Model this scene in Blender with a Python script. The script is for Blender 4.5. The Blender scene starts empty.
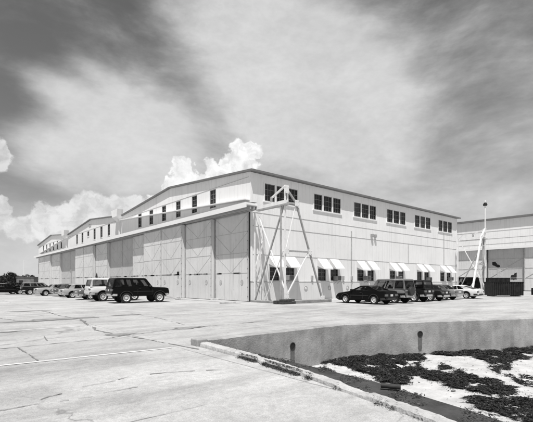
import bpy, bmesh, math, random
from mathutils import Vector, Matrix, noise as mnoise
from mathutils.bvhtree import BVHTree
R_ = random.Random(7)
C = bpy.context.scene.collection
SC = bpy.context.scene
rad = math.radians

# ------------------------------------------------------------------ camera frame (building axes: x along the long side wall, y along the door front)
CAM = Vector((-20.14, -25.92, 1.65))
RV = Vector((.764, -.645, 0)).normalized()
FV = Vector((.645, .764, 0)).normalized()
F_PX, CX, HY = 394.0, 266.5, 282.0
def at(px, py, z=0.0):
    """point of the level z that is seen at photo pixel px,py"""
    d = F_PX * (CAM.z - z) / (py - HY)
    p = CAM + FV * d + RV * ((px - CX) / F_PX * d)
    return Vector((p.x, p.y, z))
def at_d(px, d, z=0.0):
    p = CAM + FV * d + RV * ((px - CX) / F_PX * d)
    return Vector((p.x, p.y, z))

# ------------------------------------------------------------------ materials
def nd(nt, t, **kw):
    n = nt.nodes.new(t)
    for k, v in kw.items(): setattr(n, k, v)
    return n
def g3(v): return (v, v, v, 1)
def mat(name, g, rough=.7, var=.12, scale=2.0, bump=0.0, bscale=30, streak=0.0, spec=.3, metal=0.0, ribs=0.0, ribk=30.0, grime=0.0, coat=0.0):
    m = bpy.data.materials.new(name); m.use_nodes = True
    nt = m.node_tree; b = nt.nodes['Principled BSDF']; L = nt.links.new
    b.inputs['Roughness'].default_value = rough
    b.inputs['Specular IOR Level'].default_value = spec
    b.inputs['Metallic'].default_value = metal
    if coat: b.inputs['Coat Weight'].default_value = coat; b.inputs['Coat Roughness'].default_value = .06
    tc = nd(nt, 'ShaderNodeTexCoord')
    n = nd(nt, 'ShaderNodeTexNoise'); n.inputs['Scale'].default_value = scale; n.inputs['Detail'].default_value = 6; n.inputs['Roughness'].default_value = .62
    L(tc.outputs['Object'], n.inputs['Vector'])
    mr = nd(nt, 'ShaderNodeMapRange'); mr.inputs['From Min'].default_value = .3; mr.inputs['From Max'].default_value = .7
    mr.inputs['To Min'].default_value = 1 - var; mr.inputs['To Max'].default_value = 1 + var
    L(n.outputs['Fac'], mr.inputs['Value'])
    val = mr.outputs['Result']
    def mul(a, bb):
        q = nd(nt, 'ShaderNodeMath', operation='MULTIPLY'); L(a, q.inputs[0]); L(bb, q.inputs[1]); return q.outputs[0]
    if streak:
        mp = nd(nt, 'ShaderNodeMapping'); mp.inputs['Scale'].default_value = (3.2, 3.2, .16)
        L(tc.outputs['Object'], mp.inputs['Vector'])
        n2 = nd(nt, 'ShaderNodeTexNoise'); n2.inputs['Scale'].default_value = 1.3; n2.inputs['Detail'].default_value = 5
        L(mp.outputs[0], n2.inputs['Vector'])
        m2 = nd(nt, 'ShaderNodeMapRange'); m2.inputs['From Min'].default_value = .5; m2.inputs['From Max'].default_value = .75
        m2.inputs['To Min'].default_value = 1; m2.inputs['To Max'].default_value = 1 - streak
        L(n2.outputs['Fac'], m2.inputs['Value']); val = mul(val, m2.outputs['Result'])
    if grime:
        n3 = nd(nt, 'ShaderNodeTexNoise'); n3.inputs['Scale'].default_value = scale * 7; n3.inputs['Detail'].default_value = 8; n3.inputs['Roughness'].default_value = .75
        L(tc.outputs['Object'], n3.inputs['Vector'])
        m3 = nd(nt, 'ShaderNodeMapRange'); m3.inputs['From Min'].default_value = .56; m3.inputs['From Max'].default_value = .7
        m3.inputs['To Min'].default_value = 1; m3.inputs['To Max'].default_value = 1 - grime
        L(n3.outputs['Fac'], m3.inputs['Value']); val = mul(val, m3.outputs['Result'])
    q = nd(nt, 'ShaderNodeMath', operation='MULTIPLY'); L(val, q.inputs[0]); q.inputs[1].default_value = g
    L(q.outputs[0], b.inputs['Base Color'])
    h = None
    if ribs:
        sx = nd(nt, 'ShaderNodeSeparateXYZ'); L(tc.outputs['Object'], sx.inputs[0])
        ad = nd(nt, 'ShaderNodeMath', operation='ADD'); L(sx.outputs[0], ad.inputs[0]); L(sx.outputs[1], ad.inputs[1])
        mu = nd(nt, 'ShaderNodeMath', operation='MULTIPLY'); L(ad.outputs[0], mu.inputs[0]); mu.inputs[1].default_value = ribk
        si = nd(nt, 'ShaderNodeMath', operation='SINE'); L(mu.outputs[0], si.inputs[0])
        bp = nd(nt, 'ShaderNodeBump'); bp.inputs['Strength'].default_value = ribs; bp.inputs['Distance'].default_value = .01
        L(si.outputs[0], bp.inputs['Height']); h = bp.outputs[0]
    if bump:
        nb = nd(nt, 'ShaderNodeTexNoise'); nb.inputs['Scale'].default_value = bscale; nb.inputs['Detail'].default_value = 5
        L(tc.outputs['Object'], nb.inputs['Vector'])
        bp = nd(nt, 'ShaderNodeBump'); bp.inputs['Strength'].default_value = bump; bp.inputs['Distance'].default_value = .02
        L(nb.outputs['Fac'], bp.inputs['Height'])
        if h: L(h, bp.inputs['Normal'])
        h = bp.outputs[0]
    if h: L(h, b.inputs['Normal'])
    return m

M = {}
M['siding'] = mat('white_painted_siding', .83, .6, .05, .25, streak=.14, ribs=.35, ribk=42, grime=.10)
M['gable'] = mat('white_gable_siding', .83, .6, .05, .3, streak=.16, grime=.10)
M['wainscot'] = mat('lower_wall_paint', .72, .6, .06, .8, streak=.12, grime=.1)
M['seam'] = mat('siding_seam', .42, .7, .25, 3, grime=.3)
M['trim'] = mat('white_trim', .82, .5, .06, 1.0, grime=.12)
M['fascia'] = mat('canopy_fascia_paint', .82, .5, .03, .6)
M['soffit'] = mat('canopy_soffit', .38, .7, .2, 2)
M['roof'] = mat('roof_felt', .22, .8, .2, 1)
M['roofedge'] = mat('roof_edge_metal', .17, .6, .2, 1)
M['door'] = mat('white_door_panel', .66, .6, .07, .4, streak=.2, ribs=.30, ribk=30, grime=.14)
M['doorb'] = mat('grey_door_panel', .50, .6, .07, .4, streak=.15, ribs=.5, ribk=30, grime=.14)
M['rib'] = mat('door_rib_shade', .47, .7, .2, 3, grime=.2)  # darker than the doors: the ribs' shading lines are put into the colour
M['rust'] = mat('rusty_steel', .20, .8, .4, 6, grime=.3)
M['black'] = mat('black_gap', .02, .8, .2, 3)
M['muntin'] = mat('window_frame_paint', .20, .6, .15, 3)
M['pane'] = mat('dark_window_glass', .018, .12, .5, 1.4, spec=.4)
PANES = [M['pane'], M['pane'], M['pane'], mat('window_glass_with_blind', .055, .15, .5, 1.4, spec=.4), mat('dusty_window_glass', .034, .25, .6, 2.5, spec=.4)]
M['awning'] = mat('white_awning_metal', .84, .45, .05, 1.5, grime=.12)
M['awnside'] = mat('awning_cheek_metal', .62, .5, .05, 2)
M['acbox'] = mat('air_conditioner_case', .30, .6, .15, 3)
M['acgrille'] = mat('air_conditioner_grille', .10, .7, .2, 3)
M['steel_w'] = mat('white_painted_steel', .76, .5, .1, 3, grime=.25)
M['steel_g'] = mat('grey_painted_steel', .36, .6, .25, 4, grime=.3)
M['wood'] = mat('weathered_timber', .055, .85, .4, 7, bump=.5)
M['conc'] = mat('pale_concrete', .46, .9, .15, 2, bump=.35, bscale=25, grime=.3)
M['foot'] = mat('dirty_footing_concrete', .27, .9, .25, 2, bump=.5, bscale=20, grime=.4)
M['concw'] = mat('white_concrete', .40, .9, .25, 4, bump=1.0, bscale=16, grime=.55)
M['seawall'] = mat('grey_seawall_concrete', .325, .9, .28, 1.5, bump=.5, bscale=18, streak=.2, grime=.32)
M['seatop'] = mat('seawall_coping', .42, .9, .2, 1.5, bump=.4, grime=.3)
M['ledge'] = mat('tarred_ledge', .05, .9, .5, 1.6, bump=.7, bscale=20, grime=.3)
M['skip'] = mat('worn_skip_paint', .018, .6, .6, 3, grime=.3, spec=.25)
M['pipe'] = mat('dark_iron_pipe', .035, .7, .3, 8, grime=.3)
M['jointline'] = mat('wall_joint_filler', .19, .9, .3, 6)
M['stain'] = mat('damp_stain', .12, .8, .3, 5)
M['crack'] = mat('tar_crack', .175, .9, .4, 6)
M['tar'] = mat('tar_patch', .25, .9, .25, 3, bump=.4, grime=.3)
M['line'] = mat('worn_white_paint', .56, .85, .16, 5, grime=.4)
M['weed'] = mat('seaweed', .022, .75, .55, 12)
M['weedl'] = mat('dry_seaweed', .085, .8, .5, 12)
M['grass'] = mat('dry_weeds', .085, .85, .4, 9)
M['leaf'] = mat('dark_foliage', .055, .8, .4, 2)
M['bark'] = mat('bark', .10, .9, .3, 6)
M['tyre'] = mat('tyre_rubber', .018, .8, .2, 5)
M['rim'] = mat('steel_rim', .62, .4, .1, 5, metal=.2)
M['rimd'] = mat('dark_steel_rim', .16, .4, .1, 5, metal=.5)
M['seat'] = mat('dark_upholstery', .03, .8, .2, 4)
M['glass'] = mat('car_glass', .012, .06, .1, 2, spec=.45)
M['chrome'] = mat('chrome', .50, .3, .05, 4, metal=.35)
M['plast'] = mat('black_trim', .03, .5, .1, 4)
M['lamp'] = mat('lamp_lens', .55, .15, .05, 6, spec=.6)
M['tail'] = mat('tail_lens', .10, .15, .1, 6, spec=.6)
M['plate'] = mat('blank_plate', .6, .5, .05, 6)
def see_through(name, tint):
    m = bpy.data.materials.new(name); m.use_nodes = True; nt = m.node_tree; b = nt.nodes['Principled BSDF']; L = nt.links.new
    b.inputs['Base Color'].default_value = g3(.012); b.inputs['Roughness'].default_value = .05; b.inputs['Specular IOR Level'].default_value = .6
    t = nd(nt, 'ShaderNodeBsdfTransparent'); t.inputs[0].default_value = g3(tint); mx = nd(nt, 'ShaderNodeMixShader'); mx.inputs[0].default_value = .22
    L(t.outputs[0], mx.inputs[1]); L(b.outputs[0], mx.inputs[2]); L(mx.outputs[0], nt.nodes['Material Output'].inputs[0]); return m
M['glass'] = see_through('car_glass', .86)
def paint(name, g, rough=.30): return mat(name, g, rough, .08, 1.5, spec=(.10 if g < .02 else .35), coat=(0 if g < .02 else .2))
P_black, P_dark, P_grey, P_mid = paint('black_paint', .005), paint('dark_paint', .012), paint('grey_paint', .20), paint('mid_grey_paint', .11)
P_light, P_white, P_silver = paint('pale_paint', .36), paint('white_car_paint', .66), paint('silver_paint', .5)
P_grey2 = paint('dusty_grey_paint', .17)
P_shell = paint('dark_shell_paint', .03, .4)

# ------------------------------------------------------------------ mesh builder
class MB:
    def __init__(s): s.v = []; s.f = []; s.mi = []; s.mats = []; s.cur = 0
    def use(s, m):
        if m not in s.mats: s.mats.append(m)
        s.cur = s.mats.index(m); return s
    def face(s, pts):
        n = len(s.v); s.v += [tuple(p) for p in pts]; s.f.append(tuple(range(n, n + len(pts)))); s.mi.append(s.cur)
    def poly(s, vs, fs):
        n = len(s.v); s.v += [tuple(p) for p in vs]
        for f in fs: s.f.append(tuple(i + n for i in f)); s.mi.append(s.cur)
    def box(s, x0, x1, y0, y1, z0, z1):
        s.poly([(x0,y0,z0),(x1,y0,z0),(x1,y1,z0),(x0,y1,z0),(x0,y0,z1),(x1,y0,z1),(x1,y1,z1),(x0,y1,z1)],
               [(0,3,2,1),(4,5,6,7),(0,1,5,4),(1,2,6,5),(2,3,7,6),(3,0,4,7)])
    def bar(s, p, q, w, h=None, up=(0,0,1)):
        h = h or w; p = Vector(p); q = Vector(q); d = (q - p).normalized(); u = Vector(up)
        if abs(d.dot(u)) > .95: u = Vector((1,0,0))
        a = d.cross(u).normalized() * (w/2); b = a.cross(d).normalized() * (h/2)
        vs = [p-a-b, p+a-b, p+a+b, p-a+b, q-a-b, q+a-b, q+a+b, q-a+b]
        s.poly(vs, [(0,3,2,1),(4,5,6,7),(0,1,5,4),(1,2,6,5),(2,3,7,6),(3,0,4,7)])
    def cyl(s, p, q, r, n=12, r2=None):
        p = Vector(p); q = Vector(q); r2 = r if r2 is None else r2; d = (q-p).normalized()
        u = Vector((0,0,1)) if abs(d.z) < .9 else Vector((1,0,0))
        a = d.cross(u).normalized(); b = d.cross(a)
        vs = []
        for c, rr in ((p, r), (q, r2)):
            for i in range(n):
                t = 2*math.pi*i/n; vs.append(c + a*math.cos(t)*rr + b*math.sin(t)*rr)
        fs = [(i, (i+1)%n, n+(i+1)%n, n+i) for i in range(n)] + [tuple(range(n)), tuple(range(n, 2*n))]
        s.poly(vs, fs)
    def prism(s, poly, z0, z1):
        n = len(poly)
        vs = [(p[0],p[1],z0) for p in poly] + [(p[0],p[1],z1) for p in poly]
        s.poly(vs, [tuple(range(n))[::-1], tuple(range(n, 2*n))] + [(i,(i+1)%n,n+(i+1)%n,n+i) for i in range(n)])
    def lathe(s, prof, n=24, axis='y', c=(0,0,0)):
        m = len(prof); vs = []
        for i in range(n):
            t = 2*math.pi*i/n
            for (r, h) in prof:
                vs.append((c[0]+r*math.cos(t), c[1]+h, c[2]+r*math.sin(t)) if axis == 'y' else (c[0]+r*math.cos(t), c[1]+r*math.sin(t), c[2]+h))
        fs = []
        for i in range(n):
            j = (i+1) % n
            for k in range(m-1): fs.append((i*m+k, j*m+k, j*m+k+1, i*m+k+1))
        s.poly(vs, fs)
    def build(s, name, m=None, parent=None, smooth=0, bevel=0.0, weld=True):
        me = bpy.data.meshes.new(name)
        me.from_pydata(s.v, [], s.f)
        mats = s.mats if s.mats else [m]
        for x in mats: me.materials.append(x)
        if s.mats: me.polygons.foreach_set('material_index', s.mi)
        bm = bmesh.new(); bm.from_mesh(me)
        if weld: bmesh.ops.remove_doubles(bm, verts=bm.verts, dist=1e-5)
        bmesh.ops.recalc_face_normals(bm, faces=bm.faces)
        bm.to_mesh(me); bm.free()
        if smooth:
            me.polygons.foreach_set('use_smooth', [True]*len(me.polygons)); me.set_sharp_from_angle(angle=rad(smooth))
        o = bpy.data.objects.new(name, me); C.objects.link(o)
        if parent: o.parent = parent
        if bevel:
            bv = o.modifiers.new('b', 'BEVEL'); bv.width = bevel; bv.segments = 2; bv.limit_method = 'ANGLE'
        return o
def empty(name, loc=(0,0,0), rz=0):
    o = bpy.data.objects.new(name, None); C.objects.link(o); o.location = loc; o.rotation_euler = (0,0,rz); o.empty_display_size = .3; return o
def tag(o, label=None, cat=None, group=None, kind=None):
    if label: o['label'] = label
    if cat: o['category'] = cat
    if group: o['group'] = group
    if kind: o['kind'] = kind
    return o
ORD = ['first', 'second', 'third', 'fourth', 'fifth', 'sixth', 'seventh', 'eighth']

# ------------------------------------------------------------------ ground material: slabs, mottling, fine grit
def ground_mat():
    m = bpy.data.materials.new('apron_concrete'); m.use_nodes = True
    nt = m.node_tree; b = nt.nodes['Principled BSDF']; L = nt.links.new
    b.inputs['Roughness'].default_value = .92; b.inputs['Specular IOR Level'].default_value = .15
    tc = nd(nt, 'ShaderNodeTexCoord')
    def noi(scale, det=6, ro=.6, vec=None):
        n = nd(nt, 'ShaderNodeTexNoise'); n.inputs['Scale'].default_value = scale; n.inputs['Detail'].default_value = det; n.inputs['Roughness'].default_value = ro
        L(vec or tc.outputs['Object'], n.inputs['Vector']); return n.outputs['Fac']
    def mr(v, a, bb, c, d):
        q = nd(nt, 'ShaderNodeMapRange'); q.inputs[1].default_value = a; q.inputs[2].default_value = bb; q.inputs[3].default_value = c; q.inputs[4].default_value = d
        L(v, q.inputs[0]); return q.outputs[0]
    def mul(a, c):
        q = nd(nt, 'ShaderNodeMath', operation='MULTIPLY'); L(a, q.inputs[0])
        if isinstance(c, float): q.inputs[1].default_value = c
        else: L(c, q.inputs[1])
        return q.outputs[0]
    v = mr(noi(.16, 6, .65), .35, .65, .84, 1.08)
    mp0 = nd(nt, 'ShaderNodeMapping'); mp0.inputs['Scale'].default_value = (.12, .5, 1); L(tc.outputs['Object'], mp0.inputs[0])
    v = mul(v, mr(noi(1.6, 7, .7, mp0.outputs[0]), .48, .68, 1.0, .70))          # faint wheel and run-off stains
    v = mul(v, mr(noi(1.3, 8, .72), .35, .65, .88, 1.07))
    v = mul(v, mr(noi(9, 6, .75), .38, .66, 1.09, .84))
    v = mul(v, mr(noi(45, 5, .85), .40, .64, 1.13, .76))
    v = mul(v, mr(noi(5.5, 8, .8), .64, .74, 1.0, .70))
    # slab joints
    wob = nd(nt, 'ShaderNodeTexNoise'); wob.inputs['Scale'].default_value = 1.1; wob.inputs['Detail'].default_value = 6; L(tc.outputs['Object'], wob.inputs['Vector'])
    vm = nd(nt, 'ShaderNodeVectorMath', operation='MULTIPLY_ADD'); L(wob.outputs['Color'], vm.inputs[0]); vm.inputs[1].default_value = (.09, .09, 0); L(tc.outputs['Object'], vm.inputs[2])
    mp = nd(nt, 'ShaderNodeMapping'); mp.inputs['Location'].default_value = (15.4, 14.2, 0); L(vm.outputs[0], mp.inputs[0])
    br = nd(nt, 'ShaderNodeTexBrick'); br.offset = 0; br.squash = 1
    br.inputs['Color1'].default_value = g3(.93); br.inputs['Color2'].default_value = g3(1.05); br.inputs['Mortar'].default_value = g3(.42)
    br.inputs['Scale'].default_value = 1; br.inputs['Mortar Size'].default_value = .022; br.inputs['Mortar Smooth'].default_value = .6
    br.inputs['Brick Width'].default_value = 7.6; br.inputs['Row Height'].default_value = 7.1
    L(mp.outputs[0], br.inputs['Vector'])
    mix = nd(nt, 'ShaderNodeMix', data_type='FLOAT'); L(mr(noi(.45, 5), .42, .55, 0, 1), mix.inputs[0]); mix.inputs[2].default_value = 1
    L(br.outputs['Color'], mix.inputs[3])
    v = mul(v, mix.outputs[0])
    # hair cracks
    vo = nd(nt, 'ShaderNodeTexVoronoi', feature='DISTANCE_TO_EDGE'); vo.inputs['Scale'].default_value = .22
    vm2 = nd(nt, 'ShaderNodeVectorMath', operation='MULTIPLY_ADD'); L(wob.outputs['Color'], vm2.inputs[0]); vm2.inputs[1].default_value = (1.4, 1.4, 0); L(tc.outputs['Object'], vm2.inputs[2])
    L(vm2.outputs[0], vo.inputs['Vector'])
    cr = mr(vo.outputs['Distance'], .001, .007, .66, 1.0)
    mix2 = nd(nt, 'ShaderNodeMix', data_type='FLOAT'); L(mr(noi(.3, 4), .50, .60, 0, 1), mix2.inputs[0]); mix2.inputs[2].default_value = 1; L(cr, mix2.inputs[3])
    v = mul(v, mix2.outputs[0])
    # older, greyer strips of concrete
    sx = nd(nt, 'ShaderNodeSeparateXYZ'); L(tc.outputs['Object'], sx.inputs[0])
    nz = noi(1.4, 7, .7)
    def edge(src, at_, soft, wob_, up):
        q = nd(nt, 'ShaderNodeMath', operation='MULTIPLY_ADD'); L(nz, q.inputs[0]); q.inputs[1].default_value = wob_; L(src, q.inputs[2])
        c = at_ + wob_*.5
        return mr(q.outputs[0], c-soft, c+soft, 0.0 if up else 1.0, 1.0 if up else 0.0)
    def strip(xa, xb, ya, yb, sft, wb, dark):
        m_ = mul(mul(edge(sx.outputs[0], xb, sft, wb, False), edge(sx.outputs[1], ya, sft, wb, True)), edge(sx.outputs[1], yb, sft if wb > .1 else .03, wb, False))
        q = nd(nt, 'ShaderNodeMath', operation='MULTIPLY_ADD'); L(m_, q.inputs[0]); q.inputs[1].default_value = -dark; q.inputs[2].default_value = 1; return q.outputs[0]
    v = mul(v, strip(-60, -15.45, -16.75, -14.2, .06, .06, .17))
    v = mul(v, strip(-60, -16.6, -18.1, -16.75, .35, .9, .20))
    v = mul(v, strip(-60, -18.7, -19.75, -18.75, .25, .8, .20))
    v = mul(v, strip(-60, -15.6, -14.2, -10.3, .2, .5, .06))
    v = mul(v, mr(noi(150, 2, .6), .35, .65, .80, 1.14))
    v = mul(v, .455)
    L(v, b.inputs['Base Color'])
    bp = nd(nt, 'ShaderNodeBump'); bp.inputs['Strength'].default_value = .5; bp.inputs['Distance'].default_value = .012
    L(noi(38, 5, .7), bp.inputs['Height']); L(bp.outputs[0], b.inputs['Normal'])
    return m
M['ground'] = ground_mat()
M['slabdark'] = mat('older_slab_concrete', .385, .92, .10, .8, bump=.4, bscale=40, grime=.12, spec=.15)

# ------------------------------------------------------------------ setting: apron, sunken shore, painted lines
A_ = (-14.70, -17.10); B_ = (-9.04, -17.07); D_ = (-1.24, -20.57); E_ = (34, -36.4)
K = [(-14.98, -17.12), (-15.06, -19.3), (-15.24, -21.1), (-15.66, -23.3), (-16.45, -26.5), (-17.6, -31)]   # outer line of the kerb
KI = [(-14.70, -17.12), (-14.79, -19.3), (-15.03, -21.1), (-15.44, -23.3), (-16.22, -26.5), (-17.37, -31)]
g = MB()
BIG = 2500
g.face([(-BIG, BIG, 0), (-BIG, -17.1, 0), (K[0][0], -17.1, 0), (A_[0], -17.1, 0), (B_[0], B_[1], 0), (D_[0], D_[1], 0), (E_[0], E_[1], 0), (BIG, -36.4, 0), (BIG, BIG, 0)])
prev = None
g.face([(-BIG, -17.1, 0)] + [(-BIG, -BIG, 0), (K[-1][0], -BIG, 0)] + [(x, y, 0) for x, y in K[::-1]] + [(K[0][0], -17.1, 0)])
tag(g.build('ground', M['ground']), kind='structure')

ZF, ZL = -1.08, -.39
# sand
M['sand'] = mat('bleached_sand', .46, .95, .20, 2.2, bump=.8, bscale=12, spec=.1, grime=.2)
s = MB(); N = 90
x0, x1, y0, y1 = -14.2, 12.0, -40.0, -16.9
def sand_z(x, y):
    return ZF + .07*mnoise.noise(Vector((x*.5, y*.5, 0))) + .035*mnoise.noise(Vector((x*2.1, y*2.1, 3)))
vs = []; fs = []
for i in range(N+1):
    for j in range(N+1):
        x = x0 + (x1-x0)*i/N; y = y0 + (y1-y0)*j/N
        vs.append((x, y, sand_z(x, y)))
for i in range(N):
    for j in range(N):
        a = i*(N+1)+j; fs.append((a, a+N+1, a+N+2, a+1))
s.poly(vs, fs)
s.face([(12, -BIG, ZF-.1), (BIG, -BIG, ZF-.1), (BIG, -30, ZF-.1), (12, -16.9, ZF-.1)])
s.face([(-14.2, -BIG, ZF-.1), (12, -BIG, ZF-.1), (12, -40, ZF-.1), (-14.2, -40, ZF-.1)])
tag(s.build('sand', M['sand'], smooth=60), kind='structure')

# painted lines, tar seams and old slabs lie on the apron as sheets
def sheet(name, pts, z, m): 
    q = MB(); q.face([(x, y, z) for x, y in pts]); return q
def ribbon(q, pts, w, z, jag=0.0, n=10):
    """thin uneven strip through the points"""
    P = []
    for a, b in zip(pts[:-1], pts[1:]):
        a, b = Vector(a), Vector(b); n_ = max(2, int((b-a).length/(.05 if jag else .5)))
        for k in range(n_): P.append(a.lerp(b, k/n_))
    P.append(Vector(pts[-1]))
    lo, hi, wd = [], [], []; sd = R_.random()*50
    for i, p in enumerate(P):
        t = (P[min(i+1, len(P)-1)] - P[max(i-1, 0)]); t.z = 0; t.normalize(); nrm = Vector((-t.y, t.x, 0))
        if jag:
            off = jag*.6*mnoise.noise(Vector((p.x*1.5, p.y*1.5, sd))) + jag*.5*mnoise.noise(Vector((p.x*7, p.y*7, sd)))
            ww = w*max(0, .45 + 1.0*mnoise.noise(Vector((p.x*2.6, p.y*2.6, sd+9))) + .5*mnoise.noise(Vector((p.x*11, p.y*11, sd+3))))
        else: off = 0; ww = w
        lo.append(p + nrm*(off - ww/2)); hi.append(p + nrm*(off + ww/2)); wd.append(ww)
    for i in range(len(P)-1):
        if wd[i] < .004 and wd[i+1] < .004: continue
        q.face([(lo[i].x, lo[i].y, z), (lo[i+1].x, lo[i+1].y, z), (hi[i+1].x, hi[i+1].y, z), (hi[i].x, hi[i].y, z)])
q = MB()
def ragged(pts, amp=.12, step=.5):
    out = []
    for a, b in zip(pts, pts[1:] + pts[:1]):
        a, b = Vector(a), Vector(b); n = max(1, int((b-a).length/step))
        for k in range(n):
            p = a.lerp(b, k/n); out.append((p.x + (R_.random()-.5)*amp, p.y + (R_.random()-.5)*amp))
    return out
q = MB()
ribbon(q, [(-34, -16.35, 0), (-19.1, -16.62, 0), (-15.6, -16.85, 0)], .11, .008)
ribbon(q, [(-34, -10.1, 0), (-18.5, -10.25, 0), (-16.0, -10.25, 0)], .14, .008)
ribbon(q, [(-34, -3.9, 0), (-16.0, -4.0, 0)], .14, .008)
tag(q.build('painted_line', M['line']), kind='structure')
q = MB()
def gp(*pp): return [at(x, y) for x, y in pp]
ribbon(q, gp((80.5, 319.4), (88, 325), (97.6, 330.7), (104, 332), (116, 334.4)), .13, .010, .10)
ribbon(q, gp((116, 334.4), (150, 340.2), (175, 345), (199, 349.4)), .07, .010, .04)
ribbon(q, gp((17, 347.2), (26, 353), (37.5, 360.7)), .055, .010, .02)
ribbon(q, gp((44, 336.5), (47, 341)), .05, .010, .03)
ribbon(q, gp((-20, 350.5), (0, 349), (50, 344.2), (112, 338)), .05, .010, .03)
ribbon(q, gp((112, 337.6), (150, 332.5), (185, 328.2)), .07, .010, .04)
ribbon(q, gp((185, 328.2), (230, 324.3), (262, 321.5)), .10, .010, .06)
ribbon(q, gp((130, 313), (160, 318.5), (185, 325)), .05, .010, .05)
ribbon(q, gp((-30, 414), (0, 411), (17, 408), (38, 404)), .030, .010, .02)
ribbon(q, gp((40, 400), (48, 397), (62, 394)), .035, .010, .02)
ribbon(q, gp((52, 402.7), (69, 400.6)), .030, .010, .015)
ribbon(q, gp((78, 399), (92.5, 397)), .022, .010, .015)
ribbon(q, gp((82, 387), (100, 384), (116, 381)), .022, .010, .02)
ribbon(q, gp((103, 393.5), (120, 390.4), (137.6, 387)), .02, .010, .02)
ribbon(q, gp((118, 380), (129, 377)), .02, .010, .02)
ribbon(q, gp((150, 374.6), (165, 373), (195, 371)), .03, .010, .03)
ribbon(q, gp((206, 370.6), (222, 370)), .045, .010, .03)
ribbon(q, gp((190, 341), (200, 343)), .06, .010, .03)
ribbon(q, gp((0, 318.5), (20, 321)), .10, .010, .06)
ribbon(q, gp((4, 312.2), (30, 310.5), (48, 312), (58, 315.5), (80, 319)), .10, .010, .07)
tag(q.build('pavement_crack', M['crack']), kind='structure')
q = MB()
def blot(px, py, rx, ry, n=34):
    c = at(px, py); pts = []
    for k in range(n):
        t = 2*math.pi*k/n; r = .75 + .6*mnoise.noise(Vector((math.cos(t)*1.6+px, math.sin(t)*1.6, 3))) + .25*R_.random()
        pts.append((c.x + rx*r*math.cos(t), c.y + ry*r*math.sin(t), .0115 + .0007*len(q.f)))
    q.face(pts)
blot(118, 334.6, .55, .28); blot(123, 334.3, .5, .16); blot(60, 318.6, 1.3, .35); blot(76, 318.3, .9, .5); blot(30, 311.2, 1.1, .3)
blot(188, 328.0, .6, .3); blot(10, 332, .35, .12); blot(128, 315, .7, .25); blot(45, 320.5, 1.5, .25)
tag(q.build('tar_patch', M['tar']), kind='structure')
q = MB()
q.face([(x, y, .004) for x, y in ragged([(-2.4, -1.4), (-2.4, 88), (-1.95, 88), (-1.95, -1.4)], .06, 1.2)])
tag(q.build('door_track', M['tar']), kind='structure')

# ------------------------------------------------------------------ seawall, kerb, ledge
sw = empty('seawall', (A_[0], A_[1], 0))
tag(sw, 'grey concrete seawall with two weep pipes and damp stains around the sunken shore', 'seawall')
def local(o, pts): return [(p[0]-o.location.x, p[1]-o.location.y) for p in pts]
w = MB(); t_ = .35
def wall_seg(mb, a, b, z0, z1, th, n=14):
    a = Vector((*a, 0)); b = Vector((*b, 0)); d = (b-a).normalized(); nn = Vector((-d.y, d.x, 0))*th
    mb.prism([(a.x, a.y), (b.x, b.y), (b.x+nn.x, b.y+nn.y), (a.x+nn.x, a.y+nn.y)], z0, z1)
def subdiv(pts, st=.35):
    out = []
    for a, b in zip(pts[:-1], pts[1:]):
        n = max(1, int((Vector(b)-Vector(a)).length/st))
        out += [tuple(Vector(a).lerp(Vector(b), k/n)) for k in range(n)]
    return out + [pts[-1]]
inner = [A_, B_, D_, E_]; outer = [(A_[0], A_[1]+t_), (B_[0]+.07, B_[1]+t_), (D_[0]+.145, D_[1]+.325), (E_[0]+.145, E_[1]+.325)]
I_, O_ = [], []
for (a, b), (c, d) in zip(zip(inner[:-1], inner[1:]), zip(outer[:-1], outer[1:])):
    n = max(1, int((Vector(b)-Vector(a)).length/.3))
    for k in range(n): I_.append(Vector(a).lerp(Vector(b), k/n)); O_.append(Vector(c).lerp(Vector(d), k/n))
I_.append(Vector(inner[-1])); O_.append(Vector(outer[-1]))
def wt(p, k): return .155 + .012*mnoise.noise(Vector((p.x*1.3, p.y*1.3, k))) - .05*max(0, mnoise.noise(Vector((p.x*2.1, p.y*2.1, 8)))-.45)
lx, ly = sw.location.x, sw.location.y
for i in range(len(I_)-1):
    a, b, c, d = I_[i], I_[i+1], O_[i+1], O_[i]
    def q3(p, z): return (p.x-lx, p.y-ly, z)
    dirn = Vector((b.y-a.y, -(b.x-a.x))).normalized()
    a2, b2 = a-dirn*.03, b-dirn*.03
    w.face([q3(a,-1.6), q3(b,-1.6), q3(b,wt(b,1)-.03), q3(a,wt(a,1)-.03)])
    w.face([q3(a,wt(a,1)-.03), q3(b,wt(b,1)-.03), q3(b2,wt(b,1)), q3(a2,wt(a,1))])
    w.face([q3(a2,wt(a,1)), q3(b2,wt(b,1)), q3(c,wt(c,1)), q3(d,wt(d,1))])
    w.face([q3(d,wt(d,1)), q3(c,wt(c,1)), q3(c,-1.6), q3(d,-1.6)])
w.face([q3(I_[0],-1.6), q3(I_[0],wt(I_[0],1)-.03), q3(O_[0],wt(O_[0],1)), q3(O_[0],-1.6)])
w.build('wall_face', M['seawall'], sw, smooth=40)

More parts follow.
